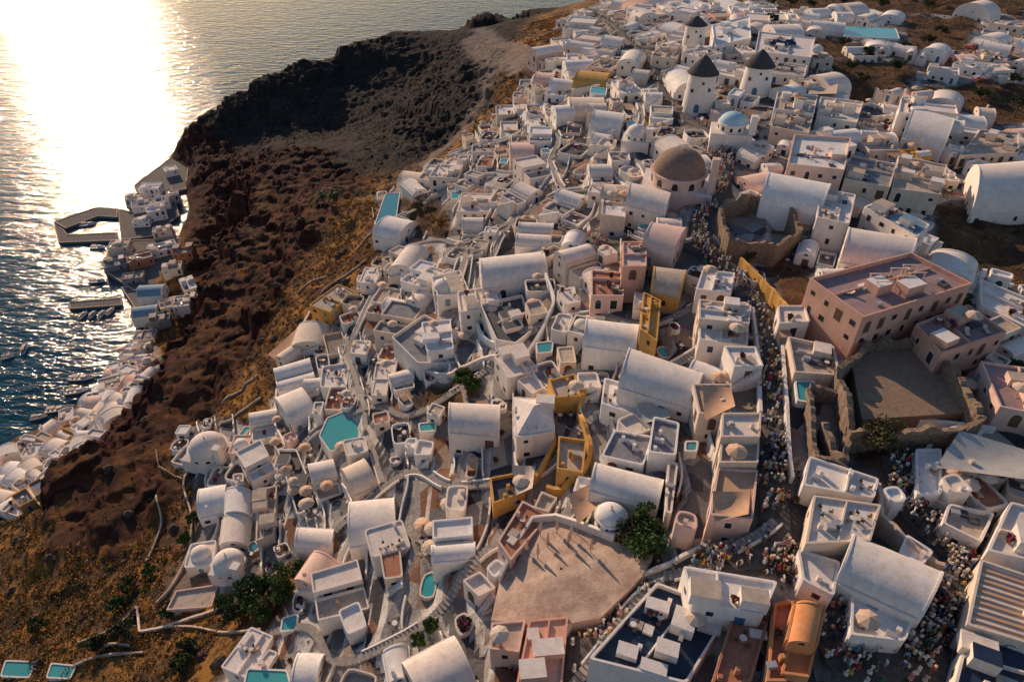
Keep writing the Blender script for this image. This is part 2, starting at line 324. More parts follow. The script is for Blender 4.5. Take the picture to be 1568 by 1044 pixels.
wr=ramp(nt,[(.72,(1,1,1)),(.85,(0,0,0))]); nt.links.new(gn.outputs[2],wr.inputs[0])
wn=ramp(nt,[(.35,(.42,.36,.3)),(.55,(.76,.74,.71))]); nt.links.new(noise(nt,.35,6,None,.7),wn.inputs[0])
pc=mixc(nt,pc,wn.outputs[0],wr.outputs[0])
c=mixc(nt,c,pc,av)
sc=ramp(nt,[(.3,(.06,.057,.055)),(.7,(.12,.11,.1))]); nt.links.new(noise(nt,1.5,5),sc.inputs[0])
c=mixc(nt,c,sc.outputs[0],as_)
aw=N(nt,'ShaderNodeAttribute',attribute_name='wild').outputs['Fac']
c=mixc(nt,c,soil.outputs[0],aw)
nt.links.new(c,b.inputs['Base Color']); b.inputs['Roughness'].default_value=.95; b.inputs['Specular IOR Level'].default_value=.1
bp=N(nt,'ShaderNodeBump'); bp.inputs['Strength'].default_value=1; bp.inputs['Distance'].default_value=1.; nt.links.new(noise(nt,.6,9,None,.78),bp.inputs['Height']); nt.links.new(bp.outputs[0],b.inputs['Normal']); MATS['ground']=m
# ------------------------------------------------------------------ mesh builder
class MB:
    def __init__(s): s.v=[];s.f=[];s.m=[];s.sm=[];s.mats=[]
    def mi(s,n):
        if n not in s.mats: s.mats.append(n)
        return s.mats.index(n)
    def face(s,pts,mat,smooth=False):
        k=len(s.v); s.v+=[tuple(map(float,p)) for p in pts]; s.f.append(tuple(range(k,k+len(pts)))); s.m.append(s.mi(mat)); s.sm.append(smooth)
    def grid(s,rows,mat,closed=False,smooth=True):
        k=len(s.v); n=len(rows[0]); mi=s.mi(mat)
        for r in rows: s.v+=[tuple(map(float,p)) for p in r]
        for i in range(len(rows)-1):
            for j in range(n if closed else n-1):
                a=k+i*n+j; b=k+i*n+(j+1)%n; s.f.append((a,b,b+n,a+n)); s.m.append(mi); s.sm.append(smooth)
    def box(s,c,e1,L,W,z0,z1,mat,top=None):
        e1=np.array(e1[:2])/np.linalg.norm(e1[:2]); e2=np.array([-e1[1],e1[0]]); c=np.array(c[:2])
        q=[c+e1*L/2*a+e2*W/2*b for a,b in ((-1,-1),(1,-1),(1,1),(-1,1))]; s.prism(q,z0,z1,mat,top)
    def prism(s,q,z0,z1,mat,top=None,bot=False):
        n=len(q)
        for i in range(n):
            a,b=q[i],q[(i+1)%n]; s.face([(*a[:2],z0),(*b[:2],z0),(*b[:2],z1),(*a[:2],z1)],mat)
        s.face([(*p[:2],z1) for p in q],top or mat)
        if bot: s.face([(*p[:2],z0) for p in q][::-1],mat)
    def obj(s,name,loc=None):
        me=bpy.data.meshes.new(name); me.from_pydata(s.v,[],s.f)
        for n in s.mats: me.materials.append(MATS[n])
        me.polygons.foreach_set('material_index',s.m); me.polygons.foreach_set('use_smooth',s.sm); me.update()
        o=bpy.data.objects.new(name,me); scene.collection.objects.link(o)
        if loc is not None: o.location=loc
        return o
def ccw(q):
    q=[np.array(p[:2],float) for p in q]; a=sum(q[i][0]*q[(i+1)%len(q)][1]-q[(i+1)%len(q)][0]*q[i][1] for i in range(len(q)))
    return q if a>0 else q[::-1]
def parea(q): return abs(sum(q[i][0]*q[(i+1)%len(q)][1]-q[(i+1)%len(q)][0]*q[i][1] for i in range(len(q))))/2
def inset(q,d):
    r=[];n=len(q)
    for i in range(n):
        a,b,c=q[i-1],q[i],q[(i+1)%n]; u=(b-a)/np.linalg.norm(b-a); w=(c-b)/np.linalg.norm(c-b)
        n1=np.array([-u[1],u[0]]);n2=np.array([-w[1],w[0]]); m=n1+n2; m=m/np.linalg.norm(m); r.append(b+m*d/max(.4,m@n1))
    return r
def rounded(q,r,k=2):
    o=[];n=len(q)
    for i in range(n):
        a,b,c=q[i-1],q[i],q[(i+1)%n]; la=np.linalg.norm(a-b); lc=np.linalg.norm(c-b); p0=b+(a-b)/la*min(r,la*.4); p1=b+(c-b)/lc*min(r,lc*.4)
        for t in np.linspace(0,1,k+1): o.append(p0*(1-t)**2+2*b*t*(1-t)+p1*t*t)
    return o
def panel(mb,o,ex,nrm,pts,out,mat):
    f=[np.array([*(o[:2]+ex*x+nrm*out),o[2]+z]) for x,z in pts]; k=[np.array([*(o[:2]+ex*x-nrm*.02),o[2]+z]) for x,z in pts]
    mb.face(f,mat)
    for i in range(len(pts)): j=(i+1)%len(pts); mb.face([k[i],k[j],f[j],f[i]],mat)
def archpts(w,h,n=5): return [(-w/2,0),(w/2,0)]+[(w/2*math.cos(math.pi*i/n),h-w/2+w/2*math.sin(math.pi*i/n)) for i in range(n+1)]
DOORS=['bluepaint','wood','wood','glass','glass','slate','glass','wood']
def openings(mb,a,b,zt,zb,cen,dens=1,ground=None):
    L=np.linalg.norm(b-a)
    if L<2.0: return
    ex=(b-a)/L; nr=np.array([ex[1],-ex[0]])
    if nr@((a+b)/2-cen)<0: nr=-nr
    rows=1 if zt-zb<6.5 else 2
    k=max(1,int(L/2.9)); ds=random.choice(DOORS)
    for r in range(rows):
        for i in range(k):
            if R()>.8*dens: continue
            x=(i+.5)*L/k+U(-.2,.2); zz=zt-.5-r*3.2
            if r==0 and R()<.38 or rows==1 and R()<.2:
                o=np.array([*(a+ex*x),zz-2.45]); w=U(.95,1.5)
                pts=archpts(w+.24,2.45) if R()<.5 else [(-w/2-.1,0),(w/2+.1,0),(w/2+.1,2.2),(-w/2-.1,2.2)]
                p2=[(px*.84,pz*.95) for px,pz in pts]
                panel(mb,o,ex,nr,pts,.03,'white' if ds!='wood' else 'wood'); panel(mb,o,ex,nr,p2,.05,ds)
            else:
                w=U(.6,1.1);hh=U(.7,1.2); o=np.array([*(a+ex*x),zz-.45-hh])
                panel(mb,o,ex,nr,[(-w/2-.08,-.08),(w/2+.08,-.08),(w/2+.08,hh+.08),(-w/2-.08,hh+.08)],.03,ds if ds in('bluepaint','wood') else 'roofw'); panel(mb,o,ex,nr,[(-w/2,0),(w/2,0),(w/2,hh),(-w/2,hh)],.045,'glass')
def block(mb,q,zt,zb,wall='white',roof='roofw',par=.4,tw=.3,win=1,rnd=0):
    q=ccw(q); cen=sum(q)/len(q); q0=q
    if rnd: q=rounded(q,rnd)
    n=len(q)
    if par>0:
        qi=inset(q0,tw); qi=rounded(qi,max(.1,rnd*.8)) if rnd else qi; T=zt+par
        for i in range(n):
            a,b=q[i],q[(i+1)%n]; c,d=qi[i],qi[(i+1)%n]
            mb.face([(*a,zb),(*b,zb),(*b,T),(*a,T)],wall); mb.face([(*a,T),(*b,T),(*d,T),(*c,T)],wall); mb.face([(*c,T),(*d,T),(*d,zt),(*c,zt)],wall)
        mb.face([(*p,zt) for p in qi],roof)
    else: mb.prism(q,zb,zt,wall,roof)
    if win:
        for i in range(n): openings(mb,q[i],q[(i+1)%n],zt,zb,cen,win)
def vault(mb,q,zs,zb,rise,wall='white',roof='roofw',n=10,win=1):
    A,B,Cc,Dd=[np.array(p[:2],float) for p in q]; cen=(A+B+Cc+Dd)/4
    def prof(P,Q,s=1,dz=0): return [(*(P+(Q-P)*(.5-.5*math.cos(math.pi*i/n))),zs+dz+rise*math.sin(math.pi*i/n)*s) for i in range(n+1)]
    u=(Dd-A)/np.linalg.norm(Dd-A)*.3
    rows=[prof(A+(Dd-A)*t,B+(Cc-B)*t) for t in (0,.33,.66,1)]
    mb.grid(rows,roof)
    for P,Q in ((A,B),(B,Cc),(Cc,Dd),(Dd,A)): mb.face([(*P,zb),(*Q,zb),(*Q,zs),(*P,zs)],wall)
    for P,Q,sg in ((A,B,-1),(Dd,Cc,1)):
        o=u*sg; pr=prof(P+o,Q+o,1,.12); p2=prof(P,Q,1,.12)
        mb.face([(*(P+o),zb)]+pr+[(*(Q+o),zb)],wall); mb.grid([pr,p2],wall); mb.face([(*P,zs-.05)]+p2+[(*Q,zs-.05)],wall)
        mb.face([(*P,zb),(*(P+o),zb),(*(P+o),zs+.12),(*P,zs+.12)],wall); mb.face([(*Q,zb),(*(Q+o),zb),(*(Q+o),zs+.12),(*Q,zs+.12)],wall)
        if win:
            openings(mb,P+o,Q+o,zs+.3,zb,cen,win)
            wd=np.linalg.norm(Q-P); ex=(Q-P)/wd; nr=u/np.linalg.norm(u)*sg; ww=min(1.,wd*.25); panel(mb,np.array([*((P+Q)/2+o),zs+rise*.3]),ex,nr,[(ww/2*math.cos(math.pi*i/6),ww/2*math.sin(math.pi*i/6)) for i in range(7)],.04,'glass')
    for P,Q in ((A,Dd),(B,Cc)):
        e=(Q-P)/np.linalg.norm(Q-P); nr=np.array([e[1],-e[0]]); nr=nr if nr@((P+Q)/2-cen)>0 else -nr
        mb.box((P+Q)/2+nr*.14,e,np.linalg.norm(Q-P)-.1,.26,zb+.3,zs+.22,wall)
        if win: openings(mb,P+nr*.27,Q+nr*.27,zs,zb,cen,win*.7)
def ring(c,r,z,n=24,ph=0): return [(c[0]+r*math.cos(ph+2*math.pi*i/n),c[1]+r*math.sin(ph+2*math.pi*i/n),z) for i in range(n)]
def dome(mb,c,r,z,mat,n=24,k=7,squash=1.):
    mb.grid([ring(c,max(r*math.cos(math.pi/2*i/k),.02),z+r*squash*math.sin(math.pi/2*i/k),n) for i in range(k+1)],mat,True)
def cyl(mb,c,r0,r1,z0,z1,mat,n=24,cap=True):
    mb.grid([ring(c,r0,z0,n),ring(c,r1,z1,n)],mat,True)
    if cap: mb.face(ring(c,r1,z1,n),mat)
def wallpath(mb,P,zs,h,t,mat,down=1.5,jag=0):
    P=np.array(P); n=len(P); T=np.zeros_like(P); T[1:-1]=P[2:]-P[:-2]; T[0]=P[1]-P[0]; T[-1]=P[-1]-P[-2]
    T/=np.linalg.norm(T,axis=1)[:,None]+1e-9; Nn=np.stack([-T[:,1],T[:,0]],1)*t/2
    rows=[]
    for i in range(n):
        hh=h*(1-jag*R()) if jag else h; z=zs[i]; a=P[i]+Nn[i]; b=P[i]-Nn[i]
        rows.append([(*a,z-down),(*a,z+hh),(*b,z+hh),(*b,z-down)])
    mb.grid(rows,mat,False,False); mb.face(rows[0],mat); mb.face(rows[-1],mat)
def ground_min(q,G=None):
    G=H if G is None else G
    pts=list(q)+[(q[i]+q[(i+1)%len(q)])/2 for i in range(len(q))]
    return min(float(look(G,p[0],p[1])) for p in pts)
def carve(q,z):
    sl,m=raster(q); H[sl][m]=np.minimum(H[sl][m],z); occ[sl][m]=True
FURN=[]
def clutter(mb,q,z,wall,roof):
    A_=parea(q); e=q[1]-q[0]; f=q[3]-q[0]
    pt=lambda a,b:(q[0]*(1-a)+q[1]*a)*(1-b)+(q[3]*(1-a)+q[2]*a)*b
    if A_>45:
        t=U(.35,.65); a=pt(t,.04);b=pt(t,.96)
        if R()<.5: a=pt(.04,t);b=pt(.96,t)
        mb.box((a+b)/2,b-a,np.linalg.norm(b-a),.22,z+.002,z+U(.4,.8),wall)
    for k_ in range(min(12,int(A_/11)+1)):
        p=pt(U(.13,.87),U(.13,.87)); r=R(); zz=z+.003+k_*.0007
        if r<.18 and A_>50: mb.box(p,e,U(2.4,4.2),U(2,3.4),zz,z+U(1.2,2.3),wall,random.choice(['roofw','rooftan',roof]))
        elif r<.38: mb.box(p,e,.55,.5,zz,z+U(.7,1.4),wall)
        elif r<.52: mb.box(p,e,1.1,.75,zz,z+U(.6,.8),'metal')
        elif r<.68: mb.box(p,e,U(1.2,2.6),U(.9,1.8),zz,z+U(.25,.5),random.choice(['roofw','rooftan','darkfloor']))
        else: FURN.append((p[0],p[1],z+.01))
# ------------------------------------------------------------------ landmark buildings
def B(kind,pts,h,wall='white',roof=None,name='white_house',par=.4,win=1,rise=None,cut=None,zb=None):
    cu=sum(p[0] for p in pts)/len(pts); cv=sum(p[1] for p in pts)/len(pts); z=hit(cu,cv,h,base)[2]
    q=[unproj(u,v,z)[:2] for u,v in pts]; g=(ground_min(q,base)-2.5) if zb is None else zb
    mb=MB()
    if kind=='flat': block(mb,q,z,min(g,z-1),wall,roof or 'roofw',par,win=win,rnd=.45 if wall=='white' else .15)
    else:
        w=np.linalg.norm(q[0]-q[1]); vault(mb,q,z-w*.18,min(g,z-1),rise or w*.3,wall,roof or 'roofw',12,win)
    if kind=='flat' and h>=1.2 and roof not in('pool','canvas','planks','orange','canvastan') : clutter(mb,q,z,wall,roof or 'roofw')
    carve(ccw(q),z-1.2 if cut is None else z-cut); return mb.obj(name),q,z
# lower right
B('flat',[(1245,760),(1348,775),(1332,830),(1232,835)],3.6,'cream','roofw')
B('vault',[(1312,812),(1288,882),(1412,938),(1444,868)],4.,'white')
B('flat',[(1220,842),(1286,862),(1276,915),(1228,890)],2.8,'white')
B('flat',[(1302,895),(1400,945),(1384,985),(1300,975)],2,'white','roofw',par=.6,name='white_terrace_house')
o,q,z=B('flat',[(1500,858),(1580,885),(1580,990),(1478,958)],3.8,'cream','canvas',name='striped_roof_house')
mb=MB()
for i in range(12):
    t=(i+.5)/12; a=q[0]*(1-t)+q[3]*t; b_=q[1]*(1-t)+q[2]*t; mb.box((a+b_)/2,b_-a,np.linalg.norm(b_-a)*.94,.28,z+.01,z+.2,'canvastan' if i%2 else 'cream')
mb.obj('roof_slats')
B('flat',[(1480,965),(1590,1005),(1590,1100),(1452,1080)],3.4,'white','navy',name='white_house')
B('flat',[(1545,770),(1620,790),(1620,870),(1510,845)],3.5,'white','roofw')
B('flat',[(1450,775),(1520,790),(1500,835),(1440,805)],2,'white','rooftan',par=.7)
B('flat',[(1400,690),(1440,690),(1440,760),(1402,760)],1.5,'white','roofw',par=.5)
B('flat',[(1238,700),(1345,735),(1338,765),(1228,745)],2.6,'white','roofw')
# modern white terrace house with navy deck
o,q,z=B('flat',[(1005,895),(1118,938),(1050,1050),(900,1012)],3.2,'white','navy',name='modern_white_house',par=.7,win=.6)
mb=MB(); c=[unproj(u,v,z)[:2] for u,v in ((1005,935),(1085,962),(1020,1000),(960,1000),(1000,1025))]
for i,p in enumerate(c): mb.box(p,(1,-.35),U(2.4,3.2),U(1.4,2.2),z+.015+i*.002,z+U(.8,1.6),'white')
mb.obj('rooftop_skylight_boxes')
B('flat',[(1045,868),(1190,892),(1168,945),(1060,925)],3.6,'white','roofw')
B('flat',[(1120,945),(1175,955),(1150,1044),(1085,1060)],2.6,'terracotta','terracotta',par=.5,name='terracotta_terrace')
B('flat',[(1185,925),(1215,922),(1205,1045),(1172,1045)],2.6,'orange','terracotta',par=.5,name='terracotta_terrace')
B('vault',[(1220,922),(1262,930),(1250,985),(1208,978)],4.4,'orange','orange',name='orange_house')
B('flat',[(1206,988),(1248,994),(1238,1040),(1194,1034)],3.2,'orange','orange',name='orange_house',par=.6)
B('flat',[(810,950),(870,945),(860,1060),(790,1050)],3,'pink','pink',par=.3,name='pink_house')
B('flat',[(752,955),(805,950),(795,1000),(750,995)],3,'palepink','rooftan',name='pink_house')
# rock slab plaza: sloping plastered rock with low walls and closed parasols
mb=MB(); pts=[(815,800),(850,796),(880,805),(940,828),(1000,850),(985,880),(950,915),(920,945),(850,958),(800,955),(752,948),(758,920),(765,890),(790,840)]
q=[hit(u,v,1.2) for u,v in pts]; cc=sum(q)/len(q); rows=[[(a[0],a[1],a[2]-6) for a in q]]
for t in np.linspace(1,0.02,11):
    rows.append([tuple(cc+(a-cc)*t+np.array([0,0,(1-t)*1.4+(fbm((cc+(a-cc)*t)[0]/3.5,(cc+(a-cc)*t)[1]/3.5,4,3)-.47)*1.3*min(1,(1-t)*4)])) for a in q])
mb.grid(rows[:2],'palepink',True,False); mb.grid(rows[1:],'rockslab',True)
mb.obj('rock_slab_plaza'); carve(ccw([p[:2] for p in q]),cc[2]-5)
mb=MB(); Wp=[q[i][:2] for i in (12,13,0,1,2,3)]; wallpath(mb,Wp,[q[i][2] for i in (12,13,0,1,2,3)],1.5,.5,'white',2.5); mb.obj('parapet_wall')
for (a,b_) in ((13,.75),(13,.5),(0,.7),(1,.7),(2,.7),(0,.45),(2,.5),(3,.55)):
    p=cc+(q[a]-cc)*b_; p=p+np.array([0,0,(1-b_)*1.4]); mb=MB(); cyl(mb,p[:2],.06,.05,p[2]-.7,p[2]+3.6,'wood',6); cyl(mb,p[:2],.3,.12,p[2]+1.3,p[2]+3.4,'canvas',8); mb.obj('closed_parasol')
B('flat',[(800,768),(842,790),(782,860),(762,830)],2.6,'palepink','terracotta',par=.4,name='terracotta_terrace')
B('flat',[(940,660),(1000,670),(985,715),(920,700)],3.,'white','roofgrey',win=.8)
B('vault',[(915,705),(905,745),(1005,775),(1015,730)],3.6,'white')
B('flat',[(1000,640),(1040,650),(1035,700),(992,695)],2.6,'white','roofgrey',par=.5)
B('flat',[(1022,708),(1038,712),(1028,790),(1018,786)],2.,'white','rooftan',par=.5)
B('flat',[(1105,635),(1165,635),(1163,672),(1103,672)],4.4,'cream','roofw',par=.5,name='cream_house')
B('flat',[(1103,678),(1162,678),(1160,712),(1100,712)],3.2,'cream','rooftan',par=.6,name='cream_house')
B('flat',[(1098,718),(1160,722),(1152,798),(1086,790)],3.0,'palepink','canvastan',par=.4,name='pink_house')
B('flat',[(1060,590),(1120,590),(1118,640),(1070,635)],3.6,'cream','rooftan',name='cream_house')
B('vault',[(968,528),(950,582),(1060,615),(1076,566)],5.)
B('flat',[(925,580),(960,590),(985,640),(920,620)],2.6)
B('vault',[(900,484),(895,522),(972,532),(977,494)],4.)
B('flat',[(1070,460),(1150,470),(1147,498),(1070,490)],5.,'cream','roofw',name='cream_house')
B('flat',[(1070,496),(1146,504),(1144,532),(1070,522)],3.2,'white','roofw')
B('flat',[(1075,415),(1125,420),(1120,450),(1065,445)],4,'white')
B('flat',[(985,448),(1012,462),(1006,525),(980,505)],5.,'ochre','ochre',par=.3,name='ochre_house')
B('vault',[(1003,405),(1000,440),(1040,448),(1050,410)],4.5,'ochre','rooftan',name='ochre_house')
B('flat',[(953,372),(990,372),(990,410),(953,410)],7,'pink','palepink',name='pink_tower_house')
B('flat',[(905,415),(955,420),(955,455),(905,455)],4,'palepink','terracotta',name='pink_house')
B('vault',[(1003,338),(985,372),(1030,385),(1052,345)],6,'palepink','palepink',name='pink_house')
B('vault',[(968,278),(960,305),(1018,320),(1028,292)],5,'white')
B('flat',[(925,290),(960,290),(958,335),(920,330)],4,'cream')
B('vault',[(925,280),(920,300),(955,306),(962,282)],5.2,'cream','cream')
# centre complex
B('vault',[(735,392),(740,432),(838,418),(828,382)],4.)
B('flat',[(660,425),(705,415),(720,450),(670,455)],4.,'white')
B('flat',[(700,448),(765,438),(770,470),(705,480)],3.8,'white')
B('flat',[(735,470),(800,455),(815,510),(790,530),(760,525)],1.2,'white','darkfloor',par=.9,win=0,name='white_terrace_house')
B('flat',[(600,520),(650,485),(735,530),(715,560),(640,560)],1.2,'white','roofgrey',par=.9,win=0,name='white_terrace_house')
B('flat',[(645,495),(690,490),(695,535),(655,540)],4.,'white')
B('vault',[(690,612),(688,655),(762,662),(764,615)],5.)
o,q,z=B('flat',[(785,608),(845,612),(850,662),(790,670)],4.6,'white',par=.15)
mb=MB(); c=sum(q)/4
for i in range(4): mb.face([(*(q[i]*.92+c*.08),z+.16),(*(q[(i+1)%4]*.92+c*.08),z+.16),(*c,z+2.6)],'roofw')
mb.obj('hipped_church_roof')
B('flat',[(855,672),(898,678),(892,728),(852,722)],2.2,'ochre','rooftan',par=.8,win=.5,name='ochre_house')
B('flat',[(750,735),(800,725),(805,755),(755,775)],2.2,'ochre','darkfloor',par=.7,win=.5,name='ochre_house')
B('flat',[(840,585),(880,575),(890,610),(850,612)],2.6,'ochre','rooftan',par=.6,win=.5,name='ochre_house')
# upper right
B('vault',[(1180,262),(1168,298),(1258,315),(1272,280)],5.5)
B('vault',[(1302,345),(1292,388),(1392,402),(1402,362)],6)
B('flat',[(1322,318),(1346,308),(1424,345),(1404,364)],7,'white','slate',name='slate_roof_house',par=.2)
B('flat',[(1255,290),(1310,300),(1300,345),(1250,335)],5.5)
B('flat',[(1215,210),(1302,215),(1292,265),(1205,255)],5.5,'palepink','roofw',par=.8,name='balustrade_mansion')
B('flat',[(1302,240),(1372,255),(1362,290),(1292,277)],4.5,'cream','roofgrey',par=.6)
B('flat',[(1375,240),(1450,255),(1440,300),(1365,290)],4.5,'cream','rooftan')
B('vault',[(1490,250),(1498,305),(1600,300),(1600,240)],6)
B('vault',[(1400,165),(1388,195),(1450,212),(1460,182)],6)
B('flat',[(1380,150),(1420,150),(1410,175),(1375,175)],7)
B('flat',[(1162,50),(1248,60),(1242,90),(1156,80)],6,'white','roofw',name='solar_panel_house')
B('flat',[(1158,92),(1236,102),(1232,118),(1160,112)],3.4,'white','rooftan')
B('flat',[(1190,142),(1252,148),(1246,176),(1184,168)],4.5,'white','rooftan')
B('flat',[(1256,150),(1322,158),(1312,190),(1250,180)],3.4,'white','roofw')
B('flat',[(1186,174),(1244,182),(1238,206),(1180,196)],3.2,'cream','rooftan')
B('flat',[(1090,40),(1148,25),(1150,60),(1095,72)],5)
B('flat',[(1468,240),(1500,200),(1560,205),(1560,235)],3.5,'cream','rooftan')
# pink mansion
o,q,z=B('flat',[(1238,432),(1392,392),(1486,440),(1320,492)],8.5,'pink','roofmauve',par=.9,win=1.2,name='pink_mansion')
mb=MB(); c=sum(q)/4; e=q[1]-q[0]
for k_ in (-.1,.1,.22): 
    for a in (-1,1): 
        for b2 in (-1,1): mb.box(c+e*k_+np.array([a*1.3,b2*1.3]),e,.14,.14,z+.004,z+2.2,'cream')
    mb.box(c+e*k_+np.array([0,1.3]),(1,0),3.2,.16,z+2.2,z+2.36,'cream'); mb.box(c+e*k_+np.array([0,-1.3]),(1,0),3.2,.16,z+2.2,z+2.36,'cream')
mb.obj('rooftop_pergola')
B('flat',[(1400,500),(1480,470),(1540,512),(1440,545)],5.5,'pink','roofmauve',par=.6,name='pink_mansion')
B('flat',[(1190,470),(1232,470),(1240,495),(1192,498)],3,'white','roofw')
B('flat',[(1205,520),(1275,535),(1285,580),(1215,575)],1.6,'cream','rooftan',par=.8,win=0)
B('flat',[(1500,555),(1600,570),(1600,640),(1530,625)],4,'palepink','roofmauve',name='pink_house')
B('flat',[(1500,430),(1600,470),(1600,520),(1500,470)],1.2,'white','roofw',par=.5,win=0)
# lower left complex
for p in ([(345,748),(385,750),(383,785),(343,783)],[(340,790),(382,792),(378,830),(335,830)]):
    B('vault',[p[0],p[1],p[2],p[3]],3.)
B('flat',[(395,750),(425,745),(420,820),(392,830)],2.,'cream','rooftan',par=.5,win=0)
B('flat',[(425,690),(455,690),(492,780),(455,790)],1.2,'white','darkfloor',par=.7,win=0,name='white_terrace_house')
B('vault',[(458,805),(452,835),(505,842),(510,808)],3.4)
B('flat',[(270,905),(335,895),(325,930),(255,935)],1.,'palepink','rooftan',win=0)
# domes
def domehouse(u,v,r,h,drum,mat,wall='white',name='domed_church',body=None,sq=1.):
    p=hit(u,v,h); mb=MB(); zb=float(look(base,p[0],p[1]))-3
    cyl(mb,p[:2],r*1.04,r*1.04,zb,p[2],wall,32); cyl(mb,p[:2],r*1.12,r*1.12,p[2]+.004,p[2]+.35,wall,32)
    dome(mb,p[:2],r,p[2]+.352,mat,32,9,sq)
    for i in range(10):
        a=2*math.pi*i/10; n_=np.array([math.cos(a),math.sin(a)]); panel(mb,np.array([*(p[:2]+n_*r*1.04),p[2]-drum*.8]),np.array([-n_[1],n_[0]]),n_,archpts(r*.22,drum*.6),.06,'glass')
    if body:
        W,Dp,hh=body; a=(1,-.25); mb.box(p[:2],a,W,Dp,zb,p[2]-drum,wall,'roofw')
        e=np.array(a)/np.linalg.norm(a); mb.box(p[:2]+e*W*.42-np.array([0,Dp*.3]),a,1.8,1.8,p[2]-drum+.004,p[2]+r*.9,wall)
    cyl(mb,p[:2],.22,.1,p[2]+r*sq+.3,p[2]+r*sq+1.2,'white',8)
    sl,m=raster([p[:2]+np.array([math.cos(a),math.sin(a)])*(r+1.5) for a in np.linspace(0,6.28,16)[:-1]]); occ[sl][m]=True
    mb.obj(name)
domehouse(1040,262,6.4,6,3,'domebrown','palepink','brown_domed_church',(17,14,4),.85)
domehouse(1122,188,3.6,6,1.8,'domeblue','white','blue_domed_church',(11,9,4),.7)
domehouse(318,685,4.6,3,1.5,'roofw','white','domed_house',(11,9,2),.75)
domehouse(350,862,3.2,2.6,1,'roofw','white','domed_house',(7,6,2),.8)
domehouse(935,790,2.2,3.,1,'roofw','white','domed_house',None,.6)
domehouse(975,205,3.,4.4,1.2,'roofw','white','domed_house',(8,7,2),.8)
domehouse(680,440,2.6,4.6,1.,'roofw','white','domed_house',None,.7)
# windmills
def windmill(u,v,r,hb,hc):
    p=hit(u,v); mb=MB(); c=p[:2]; z=p[2]
    mb.grid([ring(c,r*(1-.2*t),z-3+(hb+3)*t,28) for t in (0,.3,.6,1)],'white',True); cyl(mb,c,r*.86,r*.88,z+hb+.002,z+hb+.35,'white',28)
    mb.grid([ring(c,max(r*.95*(1-t)**.85,.05),z+hb+.36+hc*t,28) for t in (0,.15,.4,.7,.9,1)],'thatch',True); mb.face(ring(c,r*.95,z+hb+.355,28),'thatch')
    for a,zz,w,hh in ((-1.9,0,1.5,2.6),(-1.2,hb*.6,.9,1.1),(-2.4,hb*.55,.9,1.1),(-1.7,hb*.8,.8,.9),(2.8,hb*.5,.9,1.1)):
        n_=np.array([math.cos(a),math.sin(a)]); rr=r*(1-.2*(zz+3)/(hb+3)); panel(mb,np.array([*(c+n_*rr),z+zz]),np.array([-n_[1],n_[0]]),n_,archpts(w,hh),.12,'bluepaint' if zz==0 else 'glass')
    n_=np.array([-.8,-.6]); 
    mb.box(c+n_*r*.9,n_,1.8,.3,z+hb+.9,z+hb+1.2,'wood')
    sl,m=raster([c+np.array([math.cos(a),math.sin(a)])*(r+.8) for a in np.linspace(0,6.28,16)[:-1]]); occ[sl][m]=True
    mb.obj('windmill')
windmill(1068,165,5.2,10.5,5.4); windmill(1155,140,5.3,8,5); windmill(1060,76,4.8,9,3.4)
# ruins: jagged stone walls
def ruin(pts,h,t=.9,closed=True,jag=.45,mat='stone',name='ruined_stone_wall'):
    W=[hit(u,v,h*.7)[:2] for u,v in pts]
    if closed: W.append(W[0])
    L=[]
    for a,b in zip(W[:-1],W[1:]):
        k=max(2,int(np.linalg.norm(b-a)/.8)); L+=[a+(b-a)*i/k for i in range(k)]
    L.append(W[-1]); L=np.array(L)+rng.normal(0,.08,(len(L),2)); zs=[float(look(base,*p)) for p in L]; zs=np.array(zs)
    mb=MB(); n=len(L); hv=h*(1-jag*vnoise(np.arange(n)/3.,np.zeros(n),h)-jag*.4*rng.random(n))
    T=np.gradient(L,axis=0);T/=np.linalg.norm(T,axis=1)[:,None]+1e-9; Nn=np.stack([-T[:,1],T[:,0]],1)*t/2
    rows=[[(*(L[i]+Nn[i]),zs[i]-4),(*(L[i]+Nn[i]),zs[i]+hv[i]),(*(L[i]-Nn[i]),zs[i]+hv[i]*.97),(*(L[i]-Nn[i]),zs[i]-4)] for i in range(n)]
    mb.grid(rows,mat,False,False); mb.face(rows[0],mat); mb.face(rows[-1],mat); mb.obj(name)
    if closed: sl,m=raster(W); occ[sl][m]=True
ruin([(1285,565),(1335,520),(1425,517),(1505,640),(1470,655),(1310,655)],5.5)
o,q,z=B('flat',[(1305,560),(1340,535),(1420,532),(1475,632),(1320,642)],1.6,'stone','planks',par=0,win=0,name='ruin_courtyard_floor')
ruin([(1240,590),(1290,600),(1300,650),(1295,710),(1250,700),(1245,640)],3.6,.7)
ruin([(1262,640),(1290,700)],4.5,.8,False)
ruin([(1102,318),(1150,300),(1208,315),(1228,350),(1190,372),(1118,365)],4.8,.8)
ruin([(1345,740),(1350,790),(1400,840),(1445,870)],2.6,.5,False,.15,'lattice','latticed_stone_wall')
ruin([(1135,395),(1180,440),(1215,480)],1.6,.5,False,.2,'ochre','ochre_garden_wall')
# solar panels
p=hit(1200,68,6.5)
mb=MB()
for i in range(6):
    c=p[:2]+np.array([(i%3)*3.4-4,(i//3)*3-1]); z=p[2]
    mb.face([(c[0]-1.4,c[1]-.8,z+.1),(c[0]+1.4,c[1]-.8,z+.1),(c[0]+1.4,c[1]+.8,z+1),(c[0]-1.4,c[1]+.8,z+1)],'navy'); mb.face([(c[0]-1.4,c[1]+.85,z-.3),(c[0]+1.4,c[1]+.85,z-.3),(c[0]+1.4,c[1]+.82,z+1),(c[0]-1.4,c[1]+.82,z+1)],'metal')
mb.obj('solar_panel_array')
